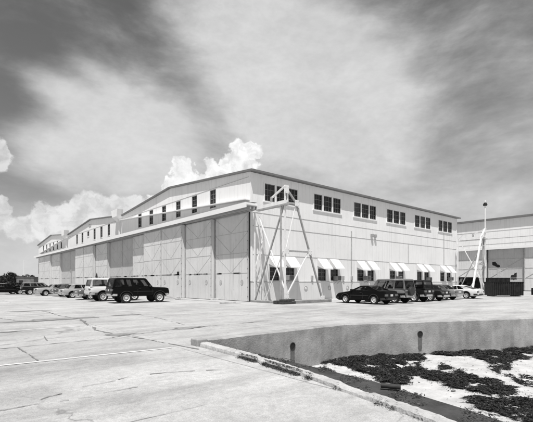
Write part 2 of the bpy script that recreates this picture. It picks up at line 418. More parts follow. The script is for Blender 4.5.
def on_wall(px, z):
    """point of the seawall face seen at photo column px"""
    r = (px - CX)/F_PX; dr = FV + RV*r
    for a, b in ((A_, B_), (B_, D_), (D_, E_)):
        ax, ay = a; ex, ey = b[0]-a[0], b[1]-a[1]
        det = dr.x*(-ey) + ex*dr.y
        tx, ty = ax-CAM.x, ay-CAM.y
        s_ = (tx*(-ey) + ex*ty)/det; u = (dr.x*ty - dr.y*tx)/det
        if 0 <= u <= 1:
            nn = Vector((ey, -ex, 0)).normalized()
            return Vector((ax+ex*u, ay+ey*u, z)), nn
for px, zz, ln in ((292.5, -.34, .62), (420, -.30, .60)):
    p, nn = on_wall(px, zz); p = p - sw.location; p.z = zz
    t = MB(); ring = []
    n = 16
    u = Vector((-nn.y, nn.x, 0))
    p0, p1 = p - nn*.05, p + nn*.018
    for rr, c in ((.115, p0), (.115, p1), (.095, p1), (.095, p0)):
        ring.append([c + u*math.cos(2*math.pi*k/n)*rr + Vector((0,0,1))*math.sin(2*math.pi*k/n)*rr for k in range(n)])
    t.use(M['pipe'])
    for a, b in zip(ring[:3], ring[1:]):
        for k in range(n): t.face([a[k], a[(k+1)%n], b[(k+1)%n], b[k]])
    t.use(M['black']); t.face([v + nn*.056 for v in ring[3]])
    wp = t.build('weep_pipe', None, sw)
    st = MB(); q0 = p + nn*.004
    m_ = 10; L_, Rr = [], []
    for k in range(m_+1):
        ww = .088 + .02*mnoise.noise(Vector((k*.7, px, 0))) - (.02 if k > 8 else 0)
        zc = q0 + Vector((0,0,-.05 - ln*k/m_)); L_.append(zc - u*ww); Rr.append(zc + u*ww)
    for k in range(m_): st.face([L_[k], Rr[k], Rr[k+1], L_[k+1]])
    st.build('damp_stain', M['stain'], sw)

for px in (331, 472):                      # pour joints
    p, nn = on_wall(px, 0); p = p - sw.location; u = Vector((-nn.y, nn.x, 0)); st = MB(); p = p + nn*.003
    zz = [(-1.2 + 1.28*k/12) for k in range(13)]; of = [.02*mnoise.noise(Vector((px, z_*3, 0))) for z_ in zz]; ww = [.003 + .008*abs(mnoise.noise(Vector((px, z_*5, 4)))) for z_ in zz]
    for k in range(12):
        st.face([p+u*(of[k]-ww[k])+Vector((0,0,zz[k])), p+u*(of[k]+ww[k])+Vector((0,0,zz[k])), p+u*(of[k+1]+ww[k+1])+Vector((0,0,zz[k+1])), p+u*(of[k+1]-ww[k+1])+Vector((0,0,zz[k+1]))])
    st.build('wall_joint', M['jointline'], sw)
kb = empty('kerb', (K[0][0], K[0][1], 0))
tag(kb, 'crumbling white concrete kerb along the near edge of the sunken shore', 'kerb')
q = MB()
nk = 300
def lerpK(t, KK):
    f = t*(len(KK)-1); i = min(int(f), len(KK)-2); f -= i
    return (KK[i][0]*(1-f)+KK[i+1][0]*f, KK[i][1]*(1-f)+KK[i+1][1]*f)
secs = []
for k in range(nk+1):
    t = k/nk; a = lerpK(t, K); b = lerpK(t, KI)
    sm_ = .25 + .75*min(1, k/70); n1 = mnoise.noise(Vector((a[1]*2.3, 0, 0)))*.025*sm_ + .03*(1-k/nk); n2 = mnoise.noise(Vector((a[1]*5.1, 4, 0)))*.02*sm_
    cr = .05*max(0, mnoise.noise(Vector((a[1]*1.1, 9, 0)))-.1) if k > 60 else 0
    n1 += .022*mnoise.noise(Vector((a[1]*13, 1, 0))) + .03*max(0, mnoise.noise(Vector((a[1]*4.3, 5, 0)))-.2); n2 += .016*mnoise.noise(Vector((a[1]*15, 6, 0)))
    zt = .10 - .03*min(1, k/120) + n2*.5 - cr - .05*max(0, mnoise.noise(Vector((a[1]*5.7, 12, 0)))-.25)*(k > 60)
    secs.append([(a[0]-K[0][0]+n1*.4, a[1]-K[0][1], -.05), (a[0]-K[0][0]+n1+.015, a[1]-K[0][1], zt-.02), (a[0]-K[0][0]+.05+n1, a[1]-K[0][1], zt),
                 (b[0]-K[0][0]+n2*.6-.03, b[1]-K[0][1], zt+.003), (b[0]-K[0][0]+n2*.6, b[1]-K[0][1], zt-.03), (b[0]-K[0][0], b[1]-K[0][1], -1.5)])
for a, b in zip(secs[:-1], secs[1:]):
    for i in range(5): q.face([a[i], b[i], b[i+1], a[i+1]])
q.build('kerb_stone', M['concw'], kb, smooth=28)
q = MB(); q.box(-.03, .275, .004, .362, -.1, .185)
q.build('end_block', M['seawall'], kb, bevel=.03)

lg = MB()
L0 = [(x+.003, y) for x, y in KI]; L1 = [(-13.03, -17.12), (-13.10, -19.3), (-13.17, -21.1), (-13.60, -23.3), (-14.5, -26.5), (-15.8, -31)]
L0[0] = (L0[0][0], -17.11); L1[0] = (L1[0][0], -17.11)
n = len(L0)
for i in range(n-1):
    lg.face([(*L0[i], ZL), (*L0[i+1], ZL), (*L1[i+1], ZL-.02), (*L1[i], ZL-.02)])
    lg.face([(*L1[i], ZL-.02), (*L1[i+1], ZL-.02), (*L1[i+1], -1.5), (*L1[i], -1.5)])
o = lg.build('concrete_ledge', M['ledge'])
tag(o, 'dark tarred concrete ledge below the crumbling kerb', 'ledge')
p = at(399.5, 387, ZL+.055)
q = MB(); q.use(M['pipe'])
dv = Vector((.56, -.80, -.03)).normalized()
pa, pb = p - dv*.34, p + dv*.02
u = Vector((-dv.y, dv.x, 0)); n = 14; rings = []
for rr, c in ((.048, pa), (.048, pb), (.038, pb)):
    rings.append([c - p + u*math.cos(2*math.pi*k/n)*rr + Vector((0,0,1))*math.sin(2*math.pi*k/n)*rr for k in range(n)])
for a, b in zip(rings[:2], rings[1:]):
    for k in range(n): q.face([a[k], a[(k+1)%n], b[(k+1)%n], b[k]])
q.face(rings[0]); q.use(M['black']); q.face(rings[2])
o = q.build('drain_pipe', None); o.location = p
tag(o, 'short rusty pipe sticking out over the edge of the dark ledge', 'pipe')

# seaweed: nobody could count it
POL = [[(318,364.5),(335,358),(352,354.5),(380,353.5),(423,353),(425,362),(421,371),(436,374),(441,367),(452,368.5),(470,377),(492,381),(506,388),(521,395),(519,399.5),(495,398),(480,392.5),(465,391),(450,388),(440,382.5),(425,380.5),(412,381.5),(398,386),(388,384),(372,377),(356,371),(340,366)],
       [(423,353.5),(460,352),(500,350.5),(540,347.3),(540,357),(516,361),(508,365),(499,366.5),(492,364.5),(482,360),(462,357),(440,355.5)],
       [(466,400),(478,398.5),(500,400.5),(540,398),(540,424),(524,424),(505,419),(488,413),(470,406)],
       [(492,364),(500,366.5),(511,367),(511,369.5),(500,370.5),(512,377.5),(528,384),(540,387),(540,389),(526,386.5),(508,378.5),(496,373)],
       [(522,378),(540,378),(540,383.5),(530,382.5)], [(300,371),(330,371),(352,379),(372,386),(400,392),(390,392),(352,383)]]
WP = [[at(x, y, ZF) for x, y in pl] for pl in POL]
def inside(pl, x, y):
    c = False; j = len(pl)-1
    for i in range(len(pl)):
        if (pl[i].y > y) != (pl[j].y > y) and x < (pl[j].x-pl[i].x)*(y-pl[i].y)/(pl[j].y-pl[i].y)+pl[i].x: c = not c
        j = i
    return c
q = MB(); cell = .045; q.use(M['weed'])
def weed_h(x, y, pl):
    jx = .22*mnoise.noise(Vector((x*1.8, y*1.8, 11))) + .10*mnoise.noise(Vector((x*6, y*6, 21))); jy = .22*mnoise.noise(Vector((x*1.8, y*1.8, 17))) + .10*mnoise.noise(Vector((x*6, y*6, 27)))
    if not inside(pl, x+jx, y+jy): return None
    hn = mnoise.fractal(Vector((x*1.5, y*1.5, 5)), 1.0, 2.0, 4)
    if hn + .35*mnoise.noise(Vector((x*7, y*7, 41))) < -.23: return None
    return sand_z(x, y) + .004 + max(0, hn+.35)*.10 + .03*abs(mnoise.noise(Vector((x*9, y*9, 2))))
for pl in WP:
    xs = [p.x for p in pl]; ys = [p.y for p in pl]; xa, ya = min(xs)-.2, min(ys)-.2
    nx, ny = int((max(xs)-xa+.2)/cell), int((max(ys)-ya+.2)/cell)
    H = [[weed_h(xa+i*cell, ya+j*cell, pl) for j in range(ny)] for i in range(nx)]; ids = {}
    base = len(q.v)
    for i in range(nx-1):
        for j in range(ny-1):
            c4 = [(i,j),(i+1,j),(i+1,j+1),(i,j+1)]
            if any(H[a][b] is None for a, b in c4): continue
            f = []
            for a, b in c4:
                if (a, b) not in ids: ids[(a, b)] = len(q.v); q.v.append((xa+a*cell, ya+b*cell, H[a][b]))
                f.append(ids[(a, b)])
            q.f.append(tuple(f)); q.mi.append(0)
def flake(x, y, zz, size, m):
    a = R_.random()*6.28; ti = (R_.random()-.5)*1.5; l = size*(.7+R_.random()*1.1); ww = size*(.18+.3*R_.random())
    d = Vector((math.cos(a), math.sin(a), math.sin(ti)*.6)); sd = Vector((-math.sin(a), math.cos(a), (R_.random()-.5)*1.0))
    c = Vector((x, y, zz)); q.use(m)
    q.face([c-d*l/2-sd*ww/2, c-sd*ww/2*.4+Vector((0,0,size*.2))-d*l*.1, c+d*l/2, c+sd*ww/2-d*l*.1])
for ip, pl in enumerate(WP):
    xs = [p.x for p in pl]; ys = [p.y for p in pl]
    xa, xb, ya, yb = min(xs)-.15, max(xs)+.15, min(ys)-.15, max(ys)+.15
    n = int((xb-xa)*(yb-ya)*2400)
    for k in range(n):
        x = xa+(xb-xa)*R_.random(); y = ya+(yb-ya)*R_.random()
        jx = .22*mnoise.noise(Vector((x*1.8, y*1.8, 11))); jy = .22*mnoise.noise(Vector((x*1.8, y*1.8, 17)))
        fz = R_.gauss(0, 1)*.05*(1+2.5*(R_.random() < .12)); fy = R_.gauss(0, 1)*.05
        jx += .10*mnoise.noise(Vector((x*6, y*6, 21))) + fz; jy += .10*mnoise.noise(Vector((x*6, y*6, 27))) + fy
        if not inside(pl, x+jx, y+jy): continue
        hn = mnoise.fractal(Vector((x*1.5, y*1.5, 5)), 1.0, 2.0, 4)
        if hn + .35*mnoise.noise(Vector((x*7, y*7, 41))) < -.27: continue
        z = sand_z(x, y) + .01 + R_.random()*.03 + max(0, hn+.35)*.11
        flake(x, y, z, .03 + .085*R_.random()**3, M['weedl'] if R_.random() < .08 + .18*(mnoise.noise(Vector((x*3, y*3, 31))) > .25) else M['weed'])
for k in range(1500):                                   # stray bits on the sand
    x = -13+11*R_.random(); y = -24.5+7*R_.random()
    if mnoise.noise(Vector((x*1.3, y*1.3, 61))) < .05 and R_.random() < .8: continue
    flake(x, y, sand_z(x, y)+.015, .02+.05*R_.random(), M['weed'] if R_.random() < .6 else M['weedl'])
for k in range(2600):                                  # litter on the ledge
    y = -17.2-9*R_.random(); x0_ = -13.05 - max(0, (-19.5-y))*.14; x = x0_ - abs(R_.gauss(0, .45))
    if x < x0_-1.5 or mnoise.noise(Vector((x*1.6, y*1.6, 71))) < .0: continue
    flake(x, y, ZL+.004+R_.random()*.02, .025+.05*R_.random(), M['weed'] if R_.random() < .5 else M['weedl'])
o = q.build('seaweed', None, weld=False); tag(o, 'dark drifts of seaweed washed up on the white sand', 'seaweed', kind='stuff')
# a few pale stones on the beach and rubble
def stone(name, loc, r, m, label, group=None, flat=.6, seed=0):
    bm = bmesh.new(); bmesh.ops.create_icosphere(bm, subdivisions=2, radius=1)
    for v in bm.verts:
        nn = 1 + .35*mnoise.noise(v.co*1.3 + Vector((seed, 0, 0))); v.co = Vector((v.co.x*r*nn, v.co.y*r*.75*nn, v.co.z*r*flat*nn))
    me = bpy.data.meshes.new(name); bm.to_mesh(me); bm.free(); me.materials.append(m)
    o = bpy.data.objects.new(name, me); C.objects.link(o); o.location = loc; tag(o, label, 'stone', group)
    o.rotation_euler.z = seed*1.3
    return o
for i, (px, py, r, lab) in enumerate(((361, 378, .085, 'upright pale stone on the sand beside the dark ledge'), (399, 376, .07, 'small pale stone half buried in the left seaweed drift'),
                                  (453.5, 390.5, .06, 'dark stone between two seaweed drifts near the pipe'), (402, 352.8, .07, 'dark stone at the foot of the seawall left of the right weep pipe'))):
    pt = at(px, py, ZF); pt.z = sand_z(pt.x, pt.y) + r*.3
    stone('stone', pt, r, M['concw'] if i < 2 else M['rust'], lab, 'stones on the shore', .9 if i == 0 else .6, i)

# weeds along the kerb
q = MB()
for k in range(5200):
    u_ = R_.random(); t = .17 + .25*u_ if R_.random() < .72 else .2 + .6*R_.random()
    a = lerpK(t, K)
    if mnoise.noise(Vector((a[1]*2.2, 2, 0))) < (-.15 if t < .42 else .12): continue
    x = a[0] + .06 - R_.random()*.05 - abs(R_.gauss(0, .05)); y = a[1] + (R_.random()-.5)*.1
    flake(x, y, (.075 if x > a[0]+.03 else .006) + R_.random()*.04*max(0, 1-abs(x-a[0])*7), .022+.02*R_.random(), M['grass'] if R_.random() < .55 else M['weed'])
o = q.build('weeds', None, weld=False); tag(o, 'dry weeds and dirt along the outer foot of the kerb', 'weeds', kind='stuff')

# ------------------------------------------------------------------ the long hangar
LX, BY, NB = 37.9, 28.95, 3
TY = BY*NB
EAVE, RIDGE = 10.85, 12.05
hg = empty('hangar', (0, 0, 0))
tag(hg, 'long white hangar with three low gables, tall sliding doors and a side wall of awnings', 'hangar')
def PR(u, n, z): return (u, n, z)
def PL(u, n, z): return (n, u, z)
def holed(mb, P, u0, u1, z0, z1, holes, depth=.14):
    us = sorted({u0, u1, *[h[0] for h in holes], *[h[1] for h in holes]}); zs = sorted({z0, z1, *[h[2] for h in holes], *[h[3] for h in holes]})
    for a, b in zip(us[:-1], us[1:]):
        for c, d in zip(zs[:-1], zs[1:]):
            um, zm = (a+b)/2, (c+d)/2
            if any(h[0] < um < h[1] and h[2] < zm < h[3] for h in holes): continue
            mb.face([P(a,0,c), P(b,0,c), P(b,0,d), P(a,0,d)])
    for h in holes:
        a, b, c, d = h
        mb.face([P(a,0,c), P(a,depth,c), P(a,depth,d), P(a,0,d)]); mb.face([P(b,0,c), P(b,depth,c), P(b,depth,d), P(b,0,d)])
        mb.face([P(a,0,c), P(b,0,c), P(b,depth,c), P(a,depth,c)]); mb.face([P(a,0,d), P(b,0,d), P(b,depth,d), P(a,depth,d)])
def pbox(mb, P, u0, u1, n0, n1, z0, z1):
    a = P(u0, n0, z0); b = P(u1, n1, z1)
    mb.box(min(a[0],b[0]), max(a[0],b[0]), min(a[1],b[1]), max(a[1],b[1]), min(a[2],b[2]), max(a[2],b[2]))
def window(P, u0, u1, z0, z1, cols, rows, parent=hg, sill=True, fm=None):
    f = MB(); fr = .05
    pbox(f, P, u0, u0+fr, -.012, .10, z0, z1); pbox(f, P, u1-fr, u1, -.012, .10, z0, z1)
    pbox(f, P, u0+fr, u1-fr, -.012, .10, z0, z0+fr); pbox(f, P, u0+fr, u1-fr, -.012, .10, z1-fr, z1)
    for k in range(1, cols):
        u = u0+(u1-u0)*k/cols; pbox(f, P, u-.013, u+.013, .045, .095, z0+fr, z1-fr)
    for k in range(1, rows):
        z = z0+(z1-z0)*k/rows; pbox(f, P, u0+fr, u1-fr, .040, .093, z-.018, z+.018)
    wo = f.build('window', fm or M['muntin'], parent)
    p = MB(); p.face([P(u0,.085,z0), P(u1,.085,z0), P(u1,.085,z1), P(u0,.085,z1)]); p.build('pane', R_.choice(PANES), wo)
    return wo
# side wall
upper, lower = [], []
for k in range(6):
    c = 3.5 + 6.17*k
    for j in (-1, 0, 1): upper.append((c+j*1.42-.60, c+j*1.42+.60, 8.62, 10.12))
    lower.append((c-1.42, c-.28, 1.76, 2.95)); lower.append((c+.42, c+1.56, 1.76, 2.95))
w = MB(); w.use(M['siding'])
holed(w, PR, 0, LX, 1.70, EAVE-.02, upper + lower)
w.use(M['wainscot']); w.face([(0,-.03,0), (LX,-.03,0), (LX,-.03,1.70), (0,-.03,1.70)]); w.face([(0,-.03,1.70), (LX,-.03,1.70), (LX,0,1.70), (0,0,1.70)])
w.use(M['siding'])
w.face([(LX,0,0), (LX,TY,0), (LX,TY,EAVE), (LX,0,EAVE)]); w.face([(0,TY,0), (LX,TY,0), (LX,TY,EAVE), (0,TY,EAVE)])
for k in range(NB):                                  # rear gables
    w.face([(LX, BY*k, EAVE), (LX, BY*(k+1), EAVE), (LX, BY*(k+.5), RIDGE)])
w.build('side_wall', None, hg)
for h in upper: window(PR, *h, 3, 3, fm=M['muntin'])
for h in lower: window(PR, *h, 2, 3, fm=M['muntin'])
# trim, sills and seams on the side wall
for k in range(6):
    c = 3.5 + 6.17*k
    t = MB(); pbox(t, PR, c-2.16, c+2.16, -.09, -.002, 8.50, 8.60); t.build('window_sill', M['trim'], hg)
    for u in (c-1.5, c+.34):
        t = MB(); pbox(t, PR, u, u+1.3, -.07, -.002, 1.70, 1.755); t.build('window_sill', M['trim'], hg)
    for j in (-2.02-.06, -.71-.09, .71-.09, 2.02-.06):
        t = MB(); pbox(t, PR, c+j, c+j+(.12 if abs(j) > 1.5 else .18), -.035, -.002, 8.602, 10.16); t.build('window_casing', M['trim'], hg)
for u in (-.02, LX-.2):
    t = MB(); pbox(t, PR, u, u+.22, -.045, -.002, 1.71, EAVE-.03); t.build('corner_board', M['trim'], hg)
for z in (3.99, 6.38, 7.52):
    t = MB(); pbox(t, PR, .23, LX-.21, -.022, -.001, z-.013, z+.013); t.build('siding_seam', M['seam'], hg)
t = MB(); pbox(t, PR, .0, LX, -.052, -.031, 1.655, 1.69); t.build('siding_seam', M['seam'], hg)
for x, za, zb, r in ((13.4, .1, 7.0, .035), (33.9, 1.75, 8.4, .03), (24.6, 4, 6.3, .02)):
    t = MB(); t.cyl((x,-.06,za), (x,-.06,zb), r, 8); t.build('conduit', M['steel_g'], hg)
for x in (7.35, 12.0, 13.4):
    t = MB(); t.box(x-.11, x+.11, -.15, -.031, 1.85, 2.25); t.build('switch_box', M['steel_g'], hg)
for x in (16.95, 17.55):
    t = MB(); t.box(x-.17, x+.17, -.26, -.002, 6.62, 6.98); t.build('wall_lamp', M['steel_g'], hg, bevel=.04)
for k in range(6):
    for xx in (6.55+6.17*k, 9.9+6.17*k if k == 0 else 0):
        if xx > .5 and xx < LX:
            t = MB(); t.use(M['seam'])
            t.lathe([(.23, -.033), (.23, -.055), (.17, -.055), (.17, -.033)], 20, 'y', (xx, 0, 1.05)); t.use(M['wainscot'])
            t.lathe([(0.001, -.06), (.10, -.06), (.13, -.033)], 16, 'y', (xx, 0, 1.05)); t.build('vent_rosette', None, hg, smooth=40)
# awnings
for i, h in enumerate(lower):
    u0, u1 = h[0]-.07, h[1]+.10
    a = MB(); zt, zb, oo = 3.92, 2.98+.07*(R_.random()-.5), .86+.06*(R_.random()-.5)
    a.use(M['awning'])
    n = 9
    for k in range(n):                               # ribbed sloping sheet
        xa = u0+(u1-u0)*k/n; xb = u0+(u1-u0)*(k+1)/n; xm = (xa+xb)/2
        for (p, q_) in ((xa, xm), (xm, xb)):
            za = .02 if p == xm else 0; zb_ = .02 if q_ == xm else 0
            a.face([(p, -.02, zt+za), (q_, -.02, zt+zb_), (q_, -oo, zb+zb_), (p, -oo, zb+za)])
    a.face([(u0, -oo, zb), (u1, -oo, zb), (u1, -oo, zb-.09), (u0, -oo, zb-.09)])
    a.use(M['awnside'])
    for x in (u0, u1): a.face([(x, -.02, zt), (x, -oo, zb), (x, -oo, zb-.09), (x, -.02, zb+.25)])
    a.build('awning', None, hg)
# gable front
gw = []
w = MB(); w.use(M['gable'])
wins = []
for k in range(NB):
    for j in range(6):
        c = BY*k + 14.4 + (j-2.5)*3.45
        if k == 1 and j == 3: wins.append((c-.5, c+.5, 9.45, 10.3, 2, 2)); continue
        wins.append((c-.5, c+.5, 8.62, 10.36, 2, 4))
holed(w, PL, 0, TY, 7.5, 10.45, [x[:4] for x in wins])
for k in range(NB):
    y0 = BY*k; w.face([(0, y0, 10.45), (0, y0+BY, 10.45), (0, y0+BY, EAVE), (0, y0+BY/2, RIDGE), (0, y0, EAVE)])
w.use(M['black']); w.face([(.25, 0, 0), (.25, TY, 0), (.25, TY, 7.6), (.25, 0, 7.6)])
w.use(M['gable']); w.face([(0,0,0), (.25,0,0), (.25,0,1.7), (0,0,1.7)])
w.build('gable_wall', None, hg)
for x in wins: window(PL, *x)
t = MB()
for k in range(NB):
    pbox(t, PL, BY*k+.25, BY*(k+1)-.3, -.022, -.001, 10.44, 10.475)
pbox(t, PL, 28.9+14.6, 28.9+15.8, -.05, -.001, 10.95, 11.4)
t.build('gable_seam', M['seam'], hg)
for x in wins:
    t = MB(); pbox(t, PL, x[0]-.08, x[1]+.08, -.07, -.002, x[2]-.09, x[2]-.003); t.build('window_sill', M['trim'], hg)
# roof
OV = .48
for k in range(NB):
    r = MB(); y0, y1, ym = BY*k, BY*(k+1), BY*(k+.5); sl = (RIDGE-EAVE)/(BY/2); th = .16
    ya = y0-OV if k == 0 else y0+.002; yb = y1+OV if k == NB-1 else y1-.002
    za = EAVE-(y0-ya)*sl if k == 0 else EAVE; zb = EAVE-(yb-y1)*sl if k == NB-1 else EAVE
    cs = [(ya, za), (ym, RIDGE), (yb, zb), (yb, zb+th), (ym, RIDGE+th), (ya, za+th)]
    X0, X1 = -.26, LX+.3
    vs = [(X0, a, b) for a, b in cs] + [(X1, a, b) for a, b in cs]
    r.use(M['roofedge']); r.poly(vs, [(0,1,4,5), (1,2,3,4), (6,7,10,11), (7,8,9,10), (0,1,7,6), (1,2,8,7), (2,3,9,8), (5,0,6,11)])
    r.use(M['roof']); r.poly(vs, [(3,4,10,9), (4,5,11,10)])
    r.build('roof', None, hg)
t = MB(); t.cyl((4, BY*1.5-.3, RIDGE+.2), (4, BY*1.5-.3, RIDGE+.95), .22, 10); t.build('roof_vent', M['roofedge'], hg)
# valley boxes, sloping gutters
for yv in (BY, 2*BY):
    t = MB(); t.poly([(-.85,yv+.1,10.75),(0-.002,yv+.1,10.75),(-.002,yv+1.9,10.75),(-.85,yv+1.9,10.75),(-.85,yv-.1,11.75),(-.002,yv-.1,11.75),(-.002,yv+2.3,11.75),(-.85,yv+2.3,11.75),
                      (-.5,yv+.5,10.1),(-.002,yv+.5,10.1),(-.002,yv+1.0,10.1),(-.5,yv+1.0,10.1)],
                     [(4,5,6,7),(0,1,5,4),(1,2,6,5),(2,3,7,6),(3,0,4,7),(8,9,1,0),(9,10,2,1),(10,11,3,2),(11,8,0,3),(8,11,10,9)])
    t.cyl((-.25, yv+.75, 10.1), (-.25, yv+.75, 8.05), .09, 8)
    t.build('rainwater_head', M['trim'], hg)
for (ya, za), (yb, zb) in (((.1, 8.56), (BY+.1, 10.30)), ((2*BY-.1+.2, 10.35), (2*BY+25.5, 8.62))):
    t = MB(); X0, X1 = -.50, -.002
    t.poly([(X0,ya,za-.09),(X1,ya,za-.09),(X1,yb,zb-.09),(X0,yb,zb-.09),(X0,ya,za),(X1,ya,za),(X1,yb,zb),(X0,yb,zb)], [(0,3,2,1),(4,5,6,7),(0,1,5,4),(1,2,6,5),(2,3,7,6),(3,0,4,7)])
    t.build('gutter', M['trim'], hg)
# canopy with door rails
t = MB(); Y0, Y1 = -.9, 86.2
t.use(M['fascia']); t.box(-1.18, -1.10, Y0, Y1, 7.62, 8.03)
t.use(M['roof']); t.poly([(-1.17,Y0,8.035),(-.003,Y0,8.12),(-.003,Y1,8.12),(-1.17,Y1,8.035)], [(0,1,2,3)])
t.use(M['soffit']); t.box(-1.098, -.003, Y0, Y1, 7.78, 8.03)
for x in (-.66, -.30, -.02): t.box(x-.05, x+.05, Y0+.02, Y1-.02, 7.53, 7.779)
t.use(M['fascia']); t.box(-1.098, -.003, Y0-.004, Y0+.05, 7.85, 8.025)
t.build('canopy', None, hg)
# doors
PLAN = [(.2, 5.25, 2), (5.35, 10.3, 1), (10.4, 15.2, 0), (15.2, 20.0, 0), (20.05, 24.3, 1), (24.35, 29.0, 2), (29.05, 34.0, 2), (34.05, 39.7, 1), (39.75, 45.0, 0), (45.0, 50.2, 0),
        (50.25, 56.5, 2), (56.55, 62.9, 2), (62.95, 70.2, 1), (70.25, 76.1, 0), (76.1, 82.0, 0), (82.05, 86.8, 2)]
for i, (ya, yb, lv) in enumerate(PLAN):
    xf = (-.78, -.42, -.06)[lv]; d = MB(); Z1 = 7.49
    d.use(M['doorb'] if (lv == 2 and i in (5, 6, 10, 11)) else M['door']); d.box(xf, xf+.34, ya, yb, .04, Z1)
    d.use(M['rib'])
    rows = (2.42, 4.12, 5.9, Z1-.06)
    for z in rows: d.box(xf-.012, xf-.001, ya+.05, yb-.05, z-.022, z+.022)
    for yy in (ya+.06, yb-.06): d.box(xf-.03, xf-.001, yy-.05, yy+.05, .06, Z1-.1)
    for a, b in zip(rows[:-1], rows[1:]):
        ym = (ya+yb)/2
        for yy in (ya+.12, yb-.12): d.bar((xf-.005, yy, b-.06), (xf-.005, ym, a+.06), .045, .008, (1,0,0))
    d.use(M['rust'])
    for k in range(7):                                    # rusty patches on the belt rib
        yy = ya+.3+(yb-ya-.9)*R_.random(); d.box(xf-.016, xf-.013, yy, yy+.25+.6*R_.random(), 2.39-.05*R_.random(), 2.46)
    for k in range(9): d.box(xf-.05, xf-.031, ya+.03, ya+.10, .4+k*.78, .47+k*.78)
    do = d.build('door_panel', None, hg)
    for yy in ((ya+.9, yb-.9) if i < 4 else ()):
        h = MB(); h.lathe([(.001, 0), (.16, 0), (.2, .02)], 16, 'z'); 
        h.v = [(xf-.02-v[2]*.5, yy+v[0], 1.62+v[1]) for v in h.v]; h.build('port', M['rib'], do)
t = MB(); t.box(-.03, .2, .03, .17, .0, 7.5); t.build('door_jamb', M['black'], hg)
t = MB(); t.box(-.92, -.785, 11.0, 11.22, 2.46, 2.72); t.build('door_lamp', M['black'], hg); t = MB(); t.poly([(-.54,38.9,3.15),(-.6,38.5,2.4),(-.6,39.3,2.4),(-.46,38.5,2.4),(-.46,39.3,2.4)], [(0,1,2),(0,2,4),(0,4,3),(0,3,1)])
t.build('door_lamp', M['black'], hg)
# slender braces of the door pocket at the corner
t = MB()
for a, b, w_ in (((.18,-.34,.15),(.18,-.34,7.4),.10), ((1.05,-.34,.15),(1.05,-.34,7.4),.09), ((.2,-.34,7.3),(1.0,-.34,5.2),.05), ((1.0,-.34,5.1),(.25,-.34,2.9),.05), ((.25,-.34,2.8),(1.4,-.34,.2),.06),
                 ((.55,-.45,7.3),(.75,-.45,.15),.06), ((.75,-.6,6.9),(1.75,-.6,.15),.05), ((.35,-.6,6.4),(.95,-.6,.15),.05)):
    t.bar(a, b, w_)
t.build('corner_bracing', M['steel_w'], hg)

# air conditioners in the second window of each group
for k in range(6):
    c = 3.5 + 6.17*k; u0 = c+.46 if k in (0,) else c+.95
    if k == 2: u0 = c-.22
    if k in (3,): u0 = c-.1
    z0 = 1.80 if k in (0, 1, 4) else 1.86
    ac = empty('air_conditioner', (u0, -.02, z0))
    tag(ac, 'boxy window air conditioner under the %s pair of awnings from the near corner' % ORD[k], 'air conditioner', 'window air conditioners on the side wall')
    b = MB(); b.box(0, .62, -.46, .12, 0, .46); b.build('case', M['acbox'], ac, bevel=.02)
    b = MB()
    for j in range(7): b.box(.05, .57, -.475, -.462, .05+j*.055, .08+j*.055)
    b.build('grille', M['acgrille'], ac)
    for bx_ in (.08, .54):
        b = MB(); b.bar((bx_,-.4,-.005), (bx_,-.0,-.32), .03); b.build('bracket', M['steel_g'], ac)

